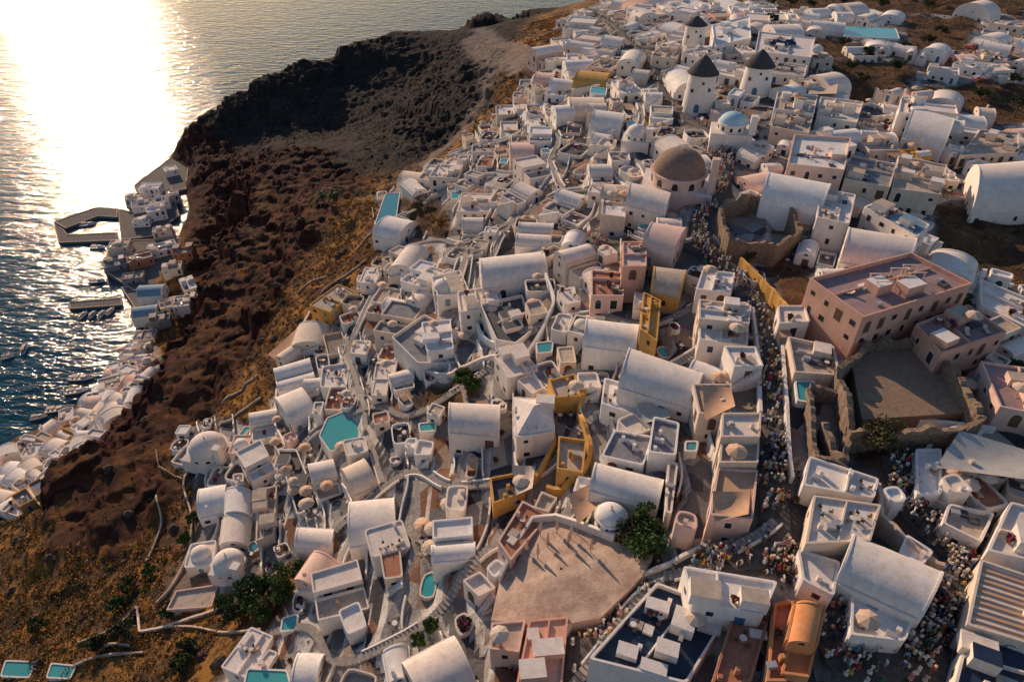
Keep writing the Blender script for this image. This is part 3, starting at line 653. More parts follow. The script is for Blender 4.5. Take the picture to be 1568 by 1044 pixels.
# pools
for pts in ([(590,297),(613,295),(606,342),(573,344)],[(488,668),(500,640),(530,628),(552,650),(550,680),(505,692)],[(432,945),(458,938),(455,965),(428,968)],
  [(1216,583),(1248,583),(1246,618),(1220,614)],[(1087,460),(1118,462),(1115,478),(1085,476)],[(8,1010),(58,1012),(45,1038),(0,1036)],[(78,1014),(118,1018),(108,1040),(70,1038)],
  [(378,1022),(440,1025),(450,1060),(370,1060)],[(1290,40),(1372,44),(1378,60),(1292,56)],[(820,525),(848,522),(846,540),(822,542)],[(1048,675),(1070,675),(1068,692),(1048,692)],
  [(905,133),(930,136),(928,146),(903,143)],[(640,648),(668,645),(668,660),(642,662)],[(1150,555),(1164,556),(1164,566),(1150,566)],[(690,295),(705,293),(703,305),(690,306)],[(960,185),(975,186),(974,194),(960,193)]):
    B('flat',pts,1.0,'white','pool',name='swimming_pool',par=.14,win=0,cut=.6)
# canopies
def canopy(pts,h,mat,name='shade_canopy'):
    z=hit(sum(p[0] for p in pts)/4,sum(p[1] for p in pts)/4,h)[2]; q=[unproj(u,v,z)[:2] for u,v in pts]; mb=MB(); n=7
    rows=[]
    for i in range(n):
        a=i/(n-1); r_=[]
        for j in range(n):
            b_=j/(n-1); p=(q[0]*(1-b_)+q[1]*b_)*(1-a)+(q[3]*(1-b_)+q[2]*b_)*a; r_.append((*p,z-.5*math.sin(math.pi*a)*math.sin(math.pi*b_)+.5*((a-.5)*(b_-.5))*4))
        rows.append(r_)
    mb.grid(rows,mat)
    for p in q: cyl(mb,p,.06,.06,float(look(base,*p))-1,z+.1,'metal',6)
    mb.obj(name)
canopy([(1468,662),(1590,690),(1590,740),(1435,712)],3.2,'canvasgrey')
canopy([(870,760),(915,732),(935,760),(885,800)],3.4,'canvastan'); canopy([(1075,592),(1120,590),(1125,625),(1080,640)],4.6,'canvastan')
canopy([(975,620),(1020,612),(1025,642),(985,645)],3,'canvasgrey'); canopy([(1090,755),(1150,750),(1145,790),(1095,795)],3.8,'canvastan')
canopy([(410,545),(455,500),(478,505),(440,560)],3,'canvastan'); canopy([(785,715),(820,710),(815,750),(790,755)],3,'canvas'); canopy([(1243,117),(1285,120),(1280,146),(1238,142)],4,'canvas')
canopy([(1540,600),(1600,590),(1600,620),(1550,625)],3,'canvas')
# ------------------------------------------------------------------ scattered village fabric
def tryplace(x,y,w,d,tol,hh=None,low=False,kind=None):
    gxx=float(look(gs0,x,y));gyy=float(look(gs1,x,y)); g=math.hypot(gxx,gyy)
    if g>.08: ang=math.atan2(-gyy,-gxx)
    else: ang=math.radians(200)+.5*float(vnoise(x/25,y/25,3))
    ang+=(float(vnoise(x/11,y/11,4))-.5)*1.5+U(-.15,.15)
    e2=np.array([math.cos(ang),math.sin(ang)]); e1=np.array([-e2[1],e2[0]]); c=np.array([x,y])
    q=[c+e1*w/2*a+e2*d/2*b+rng.normal(0,.2,2) for a,b in ((-1,1),(1,1),(1,-1),(-1,-1))]
    sl,m=raster(ccw(inset(ccw(q),.2)))
    if m.sum()<2: return False
    if occ[sl][m].mean()>tol: return False
    M=(lmh if low else vmh)[sl][m]
    if M.mean()<.9 or (not low and wild[sl][m].mean()>.1): return False
    gc=float(look(H,x,y)); hs=[float(look(H,*p)) for p in q]; zb=min(hs)-1.5; area=w*d
    if kind=='terrace':
        mb=MB(); zt=sorted(hs)[2]+U(.1,.5); r=R()
        fl='pool' if (area<18 and r<.28) else random.choice(['darkfloor','roofgrey','roofgrey','rooftan','terracotta','stepstone','roofgrey','roofw'])
        wall='white' if R()<.9 else 'cream'
        block(mb,q,zt,zb,wall,fl,.16 if fl=='pool' else U(.5,.9),.28,win=.4 if zt-zb>3.2 else 0,rnd=U(.4,1.8))
        if fl!='pool':
            if R()<.3:
                for a in (-.3,.3):
                    for b_ in (-.3,.3): mb.box(c+e1*w*a+e2*d*b_,e1,.12,.12,zt+.004,zt+2.3,'wood')
                for b_ in np.linspace(-.38,.38,9): mb.box(c+e2*d*b_,e1,w*.75,.16,zt+2.3,zt+2.38,'wood' if wall!='white' else 'canvastan')
            else:
                for _ in range(random.randint(2,5)): p=c+e1*w*U(-.34,.34)+e2*d*U(-.32,.32); FURN.append((p[0],p[1],zt+.01))
        mb.obj('swimming_pool' if fl=='pool' else 'walled_terrace'); cq=ccw(q); sl,m=raster(cq); occ[sl][m]=True
        sl,m=raster(ccw(inset(cq,.3))); H[sl][m]=np.minimum(H[sl][m],zt-.5); return True
    h=hh or U(2.0,2.9)
    if R()<.12: h+=1.8
    zt=max(gc,(sum(hs)/4))+h; zt=max(zt,max(hs)+.9)
    if g<.15 and R()<.3: zt+=1.
    r=R(); mb=MB()
    wall='white'; rr=R()
    if rr<.14: wall='cream'
    elif rr<.2: wall='palepink'
    elif rr<.212: wall='ochre'
    elif rr<.225: wall='pink'
    roof='roofw' if wall=='white' and R()<.82 else random.choice(['rooftan','rooftan','roofgrey',wall,'terracotta' if R()<.3 else wall])
    A,Bq,Cq,Dq=q; rd=U(.15,.9)
    if r<.4 and area>12:
        if R()<.65: vault(mb,[A,Bq,Cq,Dq],zt-w*.12,zb,w*U(.2,.34),wall,'roofw' if wall=='white' else wall)
        else: vault(mb,[Bq,Cq,Dq,A],zt-d*.12,zb,d*U(.2,.34),wall,'roofw' if wall=='white' else wall)
        if R()<.6: mb.box(c+e1*w*.36+e2*d*.2,e1,.5,.5,zt-w*.2,zt+U(.8,1.5)+.3,wall)
    elif r<.45 and 16<area<45:
        block(mb,q,zt,zb,wall,roof,.25,rnd=rd); dome(mb,c,min(w,d)*.36,zt+.01,'roofw',20,6,.8)
    elif r<.78 and area>26:
        t=U(.4,.65); a1=A+(Bq-A)*t; d1=Dq+(Cq-Dq)*t; dh=U(.8,2)
        if R()<.5: block(mb,[A,a1,d1,Dq],zt,zb,wall,roof,.4,rnd=.15)
        else: vault(mb,[A,a1,d1,Dq],zt-.4,zb,np.linalg.norm(a1-A)*.3,wall,'roofw')
        gq=[a1+(Bq-A)*.07,Bq,Cq,d1+(Bq-A)*.07]
        if R()<.4: vault(mb,gq,zt-dh,zb,np.linalg.norm(gq[0]-gq[1])*.3,wall,'roofw')
        else: block(mb,gq,zt-dh,zb,wall,random.choice([roof,'roofgrey','rooftan','stepstone']),.6,win=.8,rnd=.3); FURN.append((*(sum(gq)/4),zt-dh+.01))
    else:
        block(mb,q,zt,zb,wall,roof,U(.15,.6),rnd=rd)
        if area>20: clutter(mb,q,zt,wall,roof)
        elif R()<.5: mb.box(c+e1*w*.3,e1,.6,.6,zt+.004,zt+U(.8,1.5),wall)
    if R()<.3 and h<5:
        o=c+e1*(w/2+.75); n_=9
        for i in range(n_): mb.box(o+e2*(d/2-.2-i*d/n_*.9),e2,d/n_*.9,.95,zb,min(zt,gc+.3+ (zt-gc)*i/n_),'roofw')
    mb.obj('white_house' if wall=='white' else wall.replace('palepink','pink')+'_house')
    sl,m=raster(ccw(q)); occ[sl][m]=True
    cq=ccw(inset(ccw(q),.3)); sl,m=raster(cq); H[sl][m]=np.minimum(H[sl][m],zt-.8)
    return True
vi,vj=np.nonzero(vmh>0); cnt=0
for ps,(w0,w1,tol,nn,kd) in enumerate(((8,12,.03,1000,None),(5,9,.03,900,'terrace'),(6,9.5,.05,4000,None),(3.5,7,.05,1800,'terrace'),(4.5,6.5,.07,4500,None),(3,4.4,.07,1800,None),(2.6,4.5,.07,2500,'terrace'))):
    for k_ in range(nn):
        a=random.randrange(len(vi)); x=vi[a]+X0+R(); y=vj[a]+Y0+R()
        if y<28 or x>250 or y>560: continue
        sc_=.84+min(.16,max(0,y-50)/250)+max(0,y-130)/420
        if x>70 and R()<.45: continue
        if y>300 and R()<.5: continue
        if w1<5 and y>240: continue
        if tryplace(x,y,U(w0,w1)*sc_,U(w0*.75,w1*.8)*sc_,tol,kind=kd): cnt+=1
vi2,vj2=np.nonzero(lmh>0)
for k_ in range(700):
    a=random.randrange(len(vi2)); tryplace(vi2[a]+X0+R(),vj2[a]+Y0+R(),U(5,9),U(4.5,7.5),.04,U(2.6,4.5),True)
print('houses',cnt)
# stair lanes
for L,w,md in PATHS:
    T=np.gradient(L,axis=0);T/=np.linalg.norm(T,axis=1)[:,None]+1e-9; Nn=np.stack([-T[:,1],T[:,0]],1); mb=MB()
    zz=look(base,L[:,0],L[:,1])
    if md==0:
        for i in range(len(L)-1):
            mb.box((L[i]+L[i+1])/2,L[i+1]-L[i],.699,w*2,zz[i]-1.2,zz[i]+.12,'stepstone')
        mb.obj('stairway')
    else:
        rows=[[(*(L[i]+Nn[i]*w*s),zz[i]+.12) for s in (-1,-.5,0,.5,1)] for i in range(len(L))]; mb.grid(rows,'stepstone'); mb.obj('paved_path')
    for sd in (1,-1):
        i=0
        while i<len(L)-8:
            k=random.randint(8,22); Q=(L+Nn*(w+.15)*sd)[i:i+k:2]
            if len(Q)>3 and R()<.5:
                mb=MB(); wallpath(mb,Q,look(base,Q[:,0],Q[:,1]),U(.5,.9),.26,'white',2.5); mb.obj('parapet_wall')
            i+=k+random.randint(1,4)
# ------------------------------------------------------------------ terrace parapets along contour lines
def contours():
    fr=FQ-.83; I0,I1,J0,J1=200,600,150,520
    for lev in range(int(fr[I0:I1,J0:J1].min()),int(fr[I0:I1,J0:J1].max())+1):
        adj={}
        A=fr-lev; s=A>0
        cell=s[I0:I1,J0:J1].astype(int)+s[I0+1:I1+1,J0:J1]+s[I0+1:I1+1,J0+1:J1+1]+s[I0:I1,J0+1:J1+1]
        for i,j in zip(*np.nonzero((cell>0)&(cell<4)&(vmh[I0:I1,J0:J1]>0)&(~occ[I0:I1,J0:J1])&(wild[I0:I1,J0:J1]==0)&(smh[I0:I1,J0:J1]==0)&(sm2h[I0:I1,J0:J1]==0))):
            i+=I0;j+=J0; e=[]
            for key,(a,b) in ((('h',i,j),((i,j),(i+1,j))),(('v',i+1,j),((i+1,j),(i+1,j+1))),(('h',i,j+1),((i,j+1),(i+1,j+1))),(('v',i,j),((i,j),(i,j+1)))):
                va,vb=A[a],A[b]
                if (va>0)!=(vb>0):
                    t=va/(va-vb); e.append((key,(a[0]+(b[0]-a[0])*t+X0,a[1]+(b[1]-a[1])*t+Y0)))
            for m_ in range(0,len(e)-1,2):
                adj.setdefault(e[m_][0],[e[m_][1],[]])[1].append(e[m_+1][0]); adj.setdefault(e[m_+1][0],[e[m_+1][1],[]])[1].append(e[m_][0])
        seen=set()
        starts=[k for k in adj if len(adj[k][1])==1]+list(adj)
        for k in starts:
            if k in seen: continue
            path=[k]; seen.add(k); cur=k
            while True:
                nx=[q for q in adj[cur][1] if q not in seen]
                if not nx: break
                cur=nx[0]; seen.add(cur); path.append(cur)
            if len(path)>5: yield np.array([adj[p][0] for p in path])
wc=0
for P_ in contours():
    i=0
    while i<len(P_)-4:
        L=random.randint(12,45); Q=P_[i:i+L].copy(); i+=L+random.randint(0,2)
        if len(Q)<5 or R()<.35: continue
        for _ in range(3): Q[1:-1]=(Q[:-2]+2*Q[1:-1]+Q[2:])/4
        Q=Q[::2] if len(Q)>8 else Q
        T=np.gradient(Q,axis=0); T/=np.linalg.norm(T,axis=1)[:,None]+1e-9; Nn=np.stack([-T[:,1],T[:,0]],1)
        z=np.maximum(look(H,*(Q+Nn*.9).T),look(H,*(Q-Nn*.9).T))
        mb=MB(); wallpath(mb,Q,z,random.choice([.5,.8]),.3,'white',2.5); mb.obj('terrace_wall'); wc+=1
print('walls',wc)
def mwall(pts,h,t,mat='white',name='parapet_wall'):
    W=np.array([hit(u,v,0,H)[:2] for u,v in pts]); L=[W[0]]
    for a,b in zip(W[:-1],W[1:]):
        k=max(2,int(np.linalg.norm(b-a)/1.2)); L+=[a+(b-a)*i/k for i in range(1,k+1)]
    L=np.array(L)
    for _ in range(4): L[1:-1]=(L[:-2]+2*L[1:-1]+L[2:])/4
    z=look(H,L[:,0],L[:,1]); z=np.maximum(z,look(base,L[:,0],L[:,1])-.5) if name=='parapet_wall' else z
    mb=MB(); wallpath(mb,L,z,h,t,mat,3); mb.obj(name)
mwall([(1470,662),(1425,680),(1402,720),(1410,760),(1445,790),(1500,808)],1.4,.6)
mwall([(1500,668),(1450,690),(1430,725),(1440,755),(1480,775)],1.1,.4)
mwall([(215,968),(240,965),(330,935),(400,900)],.8,.45,'cream','trail_wall'); mwall([(210,930),(215,968)],.8,.45,'cream','trail_wall')
mwall([(300,700),(280,745),(295,790),(290,850),(262,905),(240,925)],.9,.4,'rooftan','trail_wall'); mwall([(240,690),(245,720),(280,735)],.8,.4,'stone','trail_wall')
mwall([(430,560),(460,510),(475,480)],1.,.5); mwall([(425,600),(420,650),(440,690)],1.,.5)
for o_ in ([(842,590),(836,640),(852,682),(822,742),(790,770),(752,775)],[(905,592),(882,642),(908,702),(872,752),(836,755)]): mwall(o_,2.,.7,'ochre','ochre_wall')
mwall([(835,430),(850,470),(830,520),(800,560)],1.8,.5); mwall([(640,575),(690,585),(740,560),(800,560)],1.8,.6); mwall([(720,480),(740,525),(790,555)],1.8,.5)
mwall([(1195,540),(1200,600),(1205,700),(1210,740)],1.6,.5); mwall([(1150,480),(1160,560),(1162,640)],1.6,.5)
mwall([(850,1000),(905,940),(1000,880),(1070,845)],1.3,.5)
for a in ([(1500,425),(1568,485)],[(1510,640),(1580,600)],[(1390,655),(1440,660),(1520,662)]): mwall(a,1.2,.5)
for a in ([(560,400),(500,440),(480,470)],[(120,985),(170,965),(210,930)],[(90,1030),(150,1005),(220,1000)],[(330,660),(360,640),(400,610)],[(365,700),(370,720),(362,745)],[(545,385),(575,350),(570,320)],[(150,1000),(160,985),(200,990)],[(225,860),(250,800),(240,760)],[(340,620),(370,600),(395,575)],[(255,960),(300,960),(340,970),(400,965)],[(455,450),(480,430),(500,425)]): mwall(a,.7,.35,'rooftan','trail_wall')
# ------------------------------------------------------------------ terrain mesh
ax=np.concatenate([np.arange(-1500,-340,116.),np.arange(-340,-235,2.5),np.arange(-235,-92,.8),np.arange(-92,135,.8),np.arange(135,460,2.5),np.arange(460,2000,150.)])
ay=np.concatenate([np.arange(-1200,-120,120.),np.arange(-120,30,3.),np.arange(30,350,.8),np.arange(350,520,1.2),np.arange(520,620,2.5),np.arange(620,900,5.)])
TX,TY=np.meshgrid(ax,ay,indexing='ij'); TZ=look(H,TX,TY); nx,ny=TX.shape
TZ[0,:]=-30
co=np.stack([TX,TY,TZ],-1).reshape(-1,3); idx=np.arange(nx*ny).reshape(nx,ny)
fc=np.stack([idx[:-1,:-1],idx[1:,:-1],idx[1:,1:],idx[:-1,1:]],-1).reshape(-1,4)
me=bpy.data.meshes.new('ground_terrain'); me.vertices.add(len(co)); me.vertices.foreach_set('co',co.ravel())
me.loops.add(fc.size); me.loops.foreach_set('vertex_index',fc.ravel().astype(np.int32)); me.polygons.add(len(fc)); me.polygons.foreach_set('loop_start',np.arange(0,fc.size,4,dtype=np.int32)); me.polygons.foreach_set('loop_total',np.full(len(fc),4,dtype=np.int32))
me.update(calc_edges=True)
def attr(n_,G):
    a=me.attributes.new(n_,'FLOAT','POINT'); a.data.foreach_set('value',look(G,TX,TY).ravel().astype(np.float32))
attr('village',np.clip(np.clip(vm*2-.6,0,1)+np.clip(lm*2-.6,0,1),0,1)); attr('street',np.clip(sm*2-.5,0,1)); attr('wild',np.clip(blur(wild,1)*1.5-.2,0,1))
g0,g1=np.gradient(H); slH=np.hypot(g0,g1)
dr=np.clip((blur(slH,1)-.8)/.3,0,1)*(1-np.clip(hlb*1.5,0,1)); attr('cliff',np.clip(np.maximum(np.maximum(dr,oc*.8),redz*np.clip(.62+slH*.5,0,1)),0,1))
attr('headland',np.clip(hlb+(fbm(GX/12,GY/12,4,51)-.47)*.6*(hlb>.03)*(hlb<.97),0,1)*.96)
tr=np.zeros((NX,NY))
for pts,w in (([(735,45),(790,75),(800,110),(745,90),(720,60)],6),([(745,90),(745,140),(700,210),(650,250)],3.5),([(310,640),(290,700),(300,790),(270,900)],1.2),([(1440,75),(1500,85),(1540,110)],6),([(1430,370),(1520,400),(1600,450)],3),([(320,770),(310,840),(280,900)],5)):
    W=np.array([hit(u,v)[:2] for u,v in pts])
    for a,b in zip(W[:-1],W[1:]):
        for t in np.linspace(0,1,max(2,int(np.linalg.norm(b-a)))):
            p=a+(b-a)*t; i=int(p[0]-X0);j=int(p[1]-Y0);k=int(w)+1; s=(slice(max(i-k,0),i+k+1),slice(max(j-k,0),j+k+1)); tr[s]=np.maximum(tr[s],((GX[s]-p[0])**2+(GY[s]-p[1])**2)<w*w)
attr('track',np.clip(blur(tr,2)+(fbm(GX/5,GY/5,3,61)-.5)*.5*(blur(tr,3)>.05),0,1)*.85)
me.materials.append(MATS['ground']); o=bpy.data.objects.new('ground_terrain',me); scene.collection.objects.link(o)
# street sheet
for L,w in SW:
    T=np.gradient(L,axis=0);T/=np.linalg.norm(T,axis=1)[:,None]+1e-9; Nn=np.stack([-T[:,1],T[:,0]],1); mb=MB()
    rows=[[(*(L[i]+Nn[i]*w*s),float(look(H,*(L[i]+Nn[i]*w*s)))+.1) for s in (-.9,-.45,0,.45,.9)] for i in range(len(L))]
    mb.grid(rows,'streetstone'); mb.obj('paved_street')
# sea
mb=MB(); mb.face([(-9000,-6000,0),(9000,-6000,0),(9000,12000,0),(-9000,12000,0)],'sea'); mb.obj('sea_water')
# ------------------------------------------------------------------ harbour
def quay(pts,z=1.4,name='stone_quay',mat='quaystone'):
    mb=MB(); q=ccw([unproj(u,v,z)[:2] for u,v in pts]); mb.prism(q,-6,z,mat); 
    qi=inset(q,.5)
    for i in range(len(q)): a,b=q[i],q[(i+1)%len(q)];c,d=qi[i],qi[(i+1)%len(q)]; mb.face([(*a,z+.01),(*b,z+.01),(*b,z+.3),(*a,z+.3)],'rooftan'); mb.face([(*a,z+.3),(*b,z+.3),(*d,z+.3),(*c,z+.3)],'rooftan'); mb.face([(*c,z+.3),(*d,z+.3),(*d,z+.01),(*c,z+.01)],'rooftan')
    mb.obj(name)
quay([(83,340),(150,317),(180,320),(180,333),(150,331),(100,350)]); quay([(83,343),(98,352),(104,360),(180,356),(183,368),(90,372)],1.1)
quay([(181,320),(205,325),(262,285),(275,330),(232,362),(185,368)],1.5)
quay([(163,385),(205,368),(285,365),(275,435),(205,445),(165,418)],2); quay([(105,463),(186,456),(188,467),(107,473)],.9,'jetty'); quay([(185,440),(240,435),(300,440),(310,500),(240,520),(205,470)],1.7)
quay([(270,235),(290,245),(285,290),(215,300),(205,285)],1.6); quay([(225,495),(255,520),(235,590),(180,640),(120,660),(170,600),(205,540)],1.8)
def hh_(u,v,w,d,h,wall,roof,kind='flat',a=0.3):
    p=unproj(u,v,1.8+h*.5); g=max(1.4,min(8,float(look(H,p[0],p[1])))); e1=np.array([math.cos(a),math.sin(a)]);e2=np.array([-e1[1],e1[0]]); c=p[:2]
    q=[c+e1*w/2*i+e2*d/2*j for i,j in((-1,-1),(-1,1),(1,1),(1,-1))]; mb=MB()
    if kind=='flat': block(mb,q,g+h,g-2,wall,roof,.4); clutter(mb,q,g+h,wall,roof)
    else: vault(mb,q,g+h,g-2,d*.3,wall,roof)
    mb.obj('harbour_house')
for t_ in ((232,290,12,9,5,'white','roofw'),(222,315,14,8,4,'white','roofgrey'),(240,325,10,9,6,'white','roofw'),(205,305,9,7,4,'cream','rooftan'),(185,380,10,9,6,'cream','rooftan'),(185,402,16,10,3,'roofgrey','rooftan'),(215,398,12,9,5,'terracotta','rooftan'),(250,382,14,9,4,'white','roofgrey'),
  (235,452,11,9,5,'white','slate','vault'),(225,482,10,8,4,'white','slate','vault'),(293,450,6,12,5,'white','roofw'),(290,480,10,9,5,'white','roofw'),(262,470,9,8,4,'cream','rooftan'),(250,500,9,7,4,'roofgrey','rooftan'),(210,548,9,8,5,'white','roofw'),(195,575,10,9,5,'cream','roofw'),(185,605,12,8,5,'white','rooftan'),(165,630,10,9,4,'white','roofgrey'),(225,520,9,7,4,'cream','roofgrey'),
  (250,355,10,6,4,'cream','rooftan'),(262,262,8,8,4,'white','roofw'),(250,310,8,8,5,'white','roofgrey'),(265,300,7,7,4,'cream','rooftan'),(218,340,9,6,3,'white','rooftan'),(285,395,10,8,6,'terracotta','rooftan'),(268,420,9,7,5,'cream','rooftan'),(205,425,10,6,3,'roofgrey','rooftan')):
    hh_(*t_[:7],kind=t_[7] if len(t_)>7 else 'flat',a=U(.1,.6))
def boat(u,v,L,a):
    p=unproj(u,v,0); mb=MB(); rows=[]
    for i in range(9):
        t=i/8; hw=L*.17*math.sin(math.pi*min(1,.25+t*.5)*1.0)*(1 if t<.55 else (1-((t-.55)/.45)**2)+.02); sh=.75+.5*t*t
        rows.append([(L*(t-.5),-hw,sh),(L*(t-.5),-hw*.8,.1),(L*(t-.5),0,-.35),(L*(t-.5),hw*.8,.1),(L*(t-.5),hw,sh),(L*(t-.5),hw*.85,sh),(L*(t-.5),hw*.8,.45),(L*(t-.5),-hw*.8,.45),(L*(t-.5),-hw*.85,sh)])
    mb.grid(rows,'hull',True,False); mb.face(rows[0][:5],'hull')
    mb.box((L*.12,0),(1,0),L*.24,L*.17,.46,1.7,'hull','roofw'); mb.box((L*.12,0),(1,0),L*.245,L*.175,1.1,1.45,'glass')
    mb.box((-L*.2,0),(1,0),L*.3,L*.2,1.95,2.03,'canvas')
    for x in(-.33,-.07):
        for y in (-.09,.09): mb.box((L*x,L*y),(1,0),.06,.06,.46,1.95,'metal')
    for x in (-.35,-.18): mb.box((L*x,0),(1,0),.35,L*.24,.455,.8,'wood')
    o=mb.obj('boat',(p[0],p[1],.05)); o.rotation_euler=(0,0,a)
for t_ in ((38,535,7.5,1.9),(125,580,10,.1),(118,600,9,.3),(88,628,9,.25),(150,432,8,.2),(128,484,6,1.4),(143,483,6,1.5),(157,482,6,1.5),(170,478,6,1.4),(135,345,9,.3),(150,380,8,.1),(12,548,5,.6),(60,640,6,.4)): boat(*t_)
# ------------------------------------------------------------------ furniture
def proto(fn,name):
    mb=MB(); fn(mb); o=mb.obj(name); me_=o.data; bpy.data.objects.remove(o); return me_
def f_umb(mb):
    cyl(mb,(0,0),.04,.04,0,2.5,'wood',6); cyl(mb,(0,0),.28,.28,0,.1,'metal',10)
    r=[ring((0,0),1.45,2.05,8),ring((0,0),1.4,2.2,8),ring((0,0),.75,2.5,8),ring((0,0),.04,2.75,8)]; mb.grid(r,'canvas',True,False)
def f_table(mb):
    cyl(mb,(0,0),.42,.42,.71,.75,'roofw',14); cyl(mb,(0,0),.04,.04,0,.71,'metal',6); cyl(mb,(0,0),.22,.2,0,.03,'metal',10)
    for a in (0,2.1,4.2):
        c=(.8*math.cos(a),.8*math.sin(a)); e=(math.cos(a),math.sin(a)); mb.box(c,e,.42,.42,.42,.46,'wood'); c2=(.99*math.cos(a),.99*math.sin(a)); mb.box(c2,e,.04,.42,.46,.88,'wood')
        for s_ in (-.17,.17):
            for r_ in (.63,.97): mb.box((r_*math.cos(a)-s_*math.sin(a),r_*math.sin(a)+s_*math.cos(a)),e,.04,.04,0,.42,'wood')
def f_lounge(mb):
    mb.box((0,0),(1,0),1.3,.62,.28,.38,'canvas'); mb.face([(.65,-.31,.38),(.65,.31,.38),(1.1,.31,.8),(1.1,-.31,.8)],'canvas'); mb.face([(.68,-.31,.3),(.68,.31,.3),(1.13,.31,.74),(1.13,-.31,.74)],'wood')
    for x in (-.55,.5):
        for y in (-.26,.26): mb.box((x,y),(1,0),.05,.05,0,.28,'wood')
def f_plant(mb):
    cyl(mb,(0,0),.22,.32,0,.5,'terracotta',12)
    for i in range(60):
        a=U(0,6.28);r=U(0,.4);z=U(.5,1.2);p=np.array([r*math.cos(a),r*math.sin(a),z]); d1=rng.normal(0,.12,3);d2=rng.normal(0,.12,3); mb.face([p-d1-d2,p+d1-d2,p+d1+d2,p-d1+d2],'leaf' if i%4 else 'bougain')
def f_car(mb):
    pr=[(-2.1,.3),(-2.12,.75),(-1.9,.95),(-1.35,1.02),(-.9,1.45),(.55,1.48),(1.1,1.0),(1.95,.85),(2.1,.6),(2.1,.3)]
    l=[(x,-.85 if z<1.1 else -.68,z) for x,z in pr]; r_=[(x,.85 if z<1.1 else .68,z) for x,z in pr]
    mb.grid([l,r_],'carpaint',False,False); mb.face(l,'carpaint'); mb.face(r_,'carpaint'); mb.face([l[0],l[-1],r_[-1],r_[0]],'rubber')
    for s_ in (-1,1): mb.face([(-1.15,s_*.81,1.06),(-.85,s_*.71,1.4),(.5,s_*.71,1.42),(.95,s_*.81,1.06)],'glass')
    mb.face([(.6,-.6,1.46),(.6,.6,1.46),(1.06,.7,1.08),(1.06,-.7,1.08)],'glass'); mb.face([(-.96,-.6,1.43),(-.96,.6,1.43),(-1.32,.7,1.08),(-1.32,-.7,1.08)],'glass')
    for x in (-1.3,1.3):
        for y in (-.86,.7):
            k=[(x+.33*math.cos(a),y,.33+.33*math.sin(a)) for a in np.linspace(0,6.28,13)[:-1]]; k2=[(p[0],y+.16,p[2]) for p in k]; mb.grid([k,k2],'rubber',True); mb.face(k,'rubber'); mb.face(k2,'rubber')
PR={n_:proto(f_,n_) for n_,f_ in (('patio_umbrella',f_umb),('cafe_table_with_chairs',f_table),('sun_lounger',f_lounge),('potted_plant',f_plant),('parked_car',f_car))}
def put(n_,x,y,z,a,s=1.,me_=None):
    o=bpy.data.objects.new(n_,me_ or PR[n_]); scene.collection.objects.link(o); o.location=(x,y,z); o.rotation_euler=(0,0,a); o.scale=(s,s,s); return o
def rf(x,y,z):
    if y>300: return
    r=R(); t='patio_umbrella' if r<.14 else 'cafe_table_with_chairs' if r<.5 else 'sun_lounger' if r<.75 else 'potted_plant'
    put(t,x,y,z,U(0,6.28),U(.9,1.15))
for a in FURN: rf(*a)
fi,fj=np.nonzero((vmh>0)&(~occ)&(wild==0)); n_=0
gh0,gh1=np.gradient(H); sH=np.hypot(gh0,gh1)
for _ in range(9000):
    a=random.randrange(len(fi)); i,j=fi[a],fj[a]
    if sH[i,j]>.22 or not(30<j+Y0<300) or i+X0>120 or occ[i,j]: continue
    rf(i+X0,j+Y0,float(H[i,j])+.02); occ[i-1:i+2,j-1:j+2]=True; n_+=1
    if n_>220: break
for (u,v,k_) in ((445,735,10),(465,760,8),(480,785,6),(660,815,8),(650,840,6),(760,490,3),(470,690,5),(700,520,3),(900,1030,3),(765,1010,2),(530,690,4),(620,825,5),(1440,740,5),(1460,760,4),(880,270,6),(860,290,5),(700,780,4)):
    for i in range(k_):
        p=hit(u+U(-14,14),v+U(-12,12),0,H)
        if look(occ.astype(float),p[0],p[1])<.5 or v in(735,760,785,490,520): put('patio_umbrella' if i%3==0 else 'cafe_table_with_chairs',p[0],p[1],p[2]+(1.2 if v in(735,760,785,490,520) else 0),U(0,6),1.1)
for i in range(26):
    p=hit(1440+U(0,120),70+U(0,55),0,H); put('parked_car',p[0],p[1],p[2]+.02,random.choice([.3,.35,1.9]))
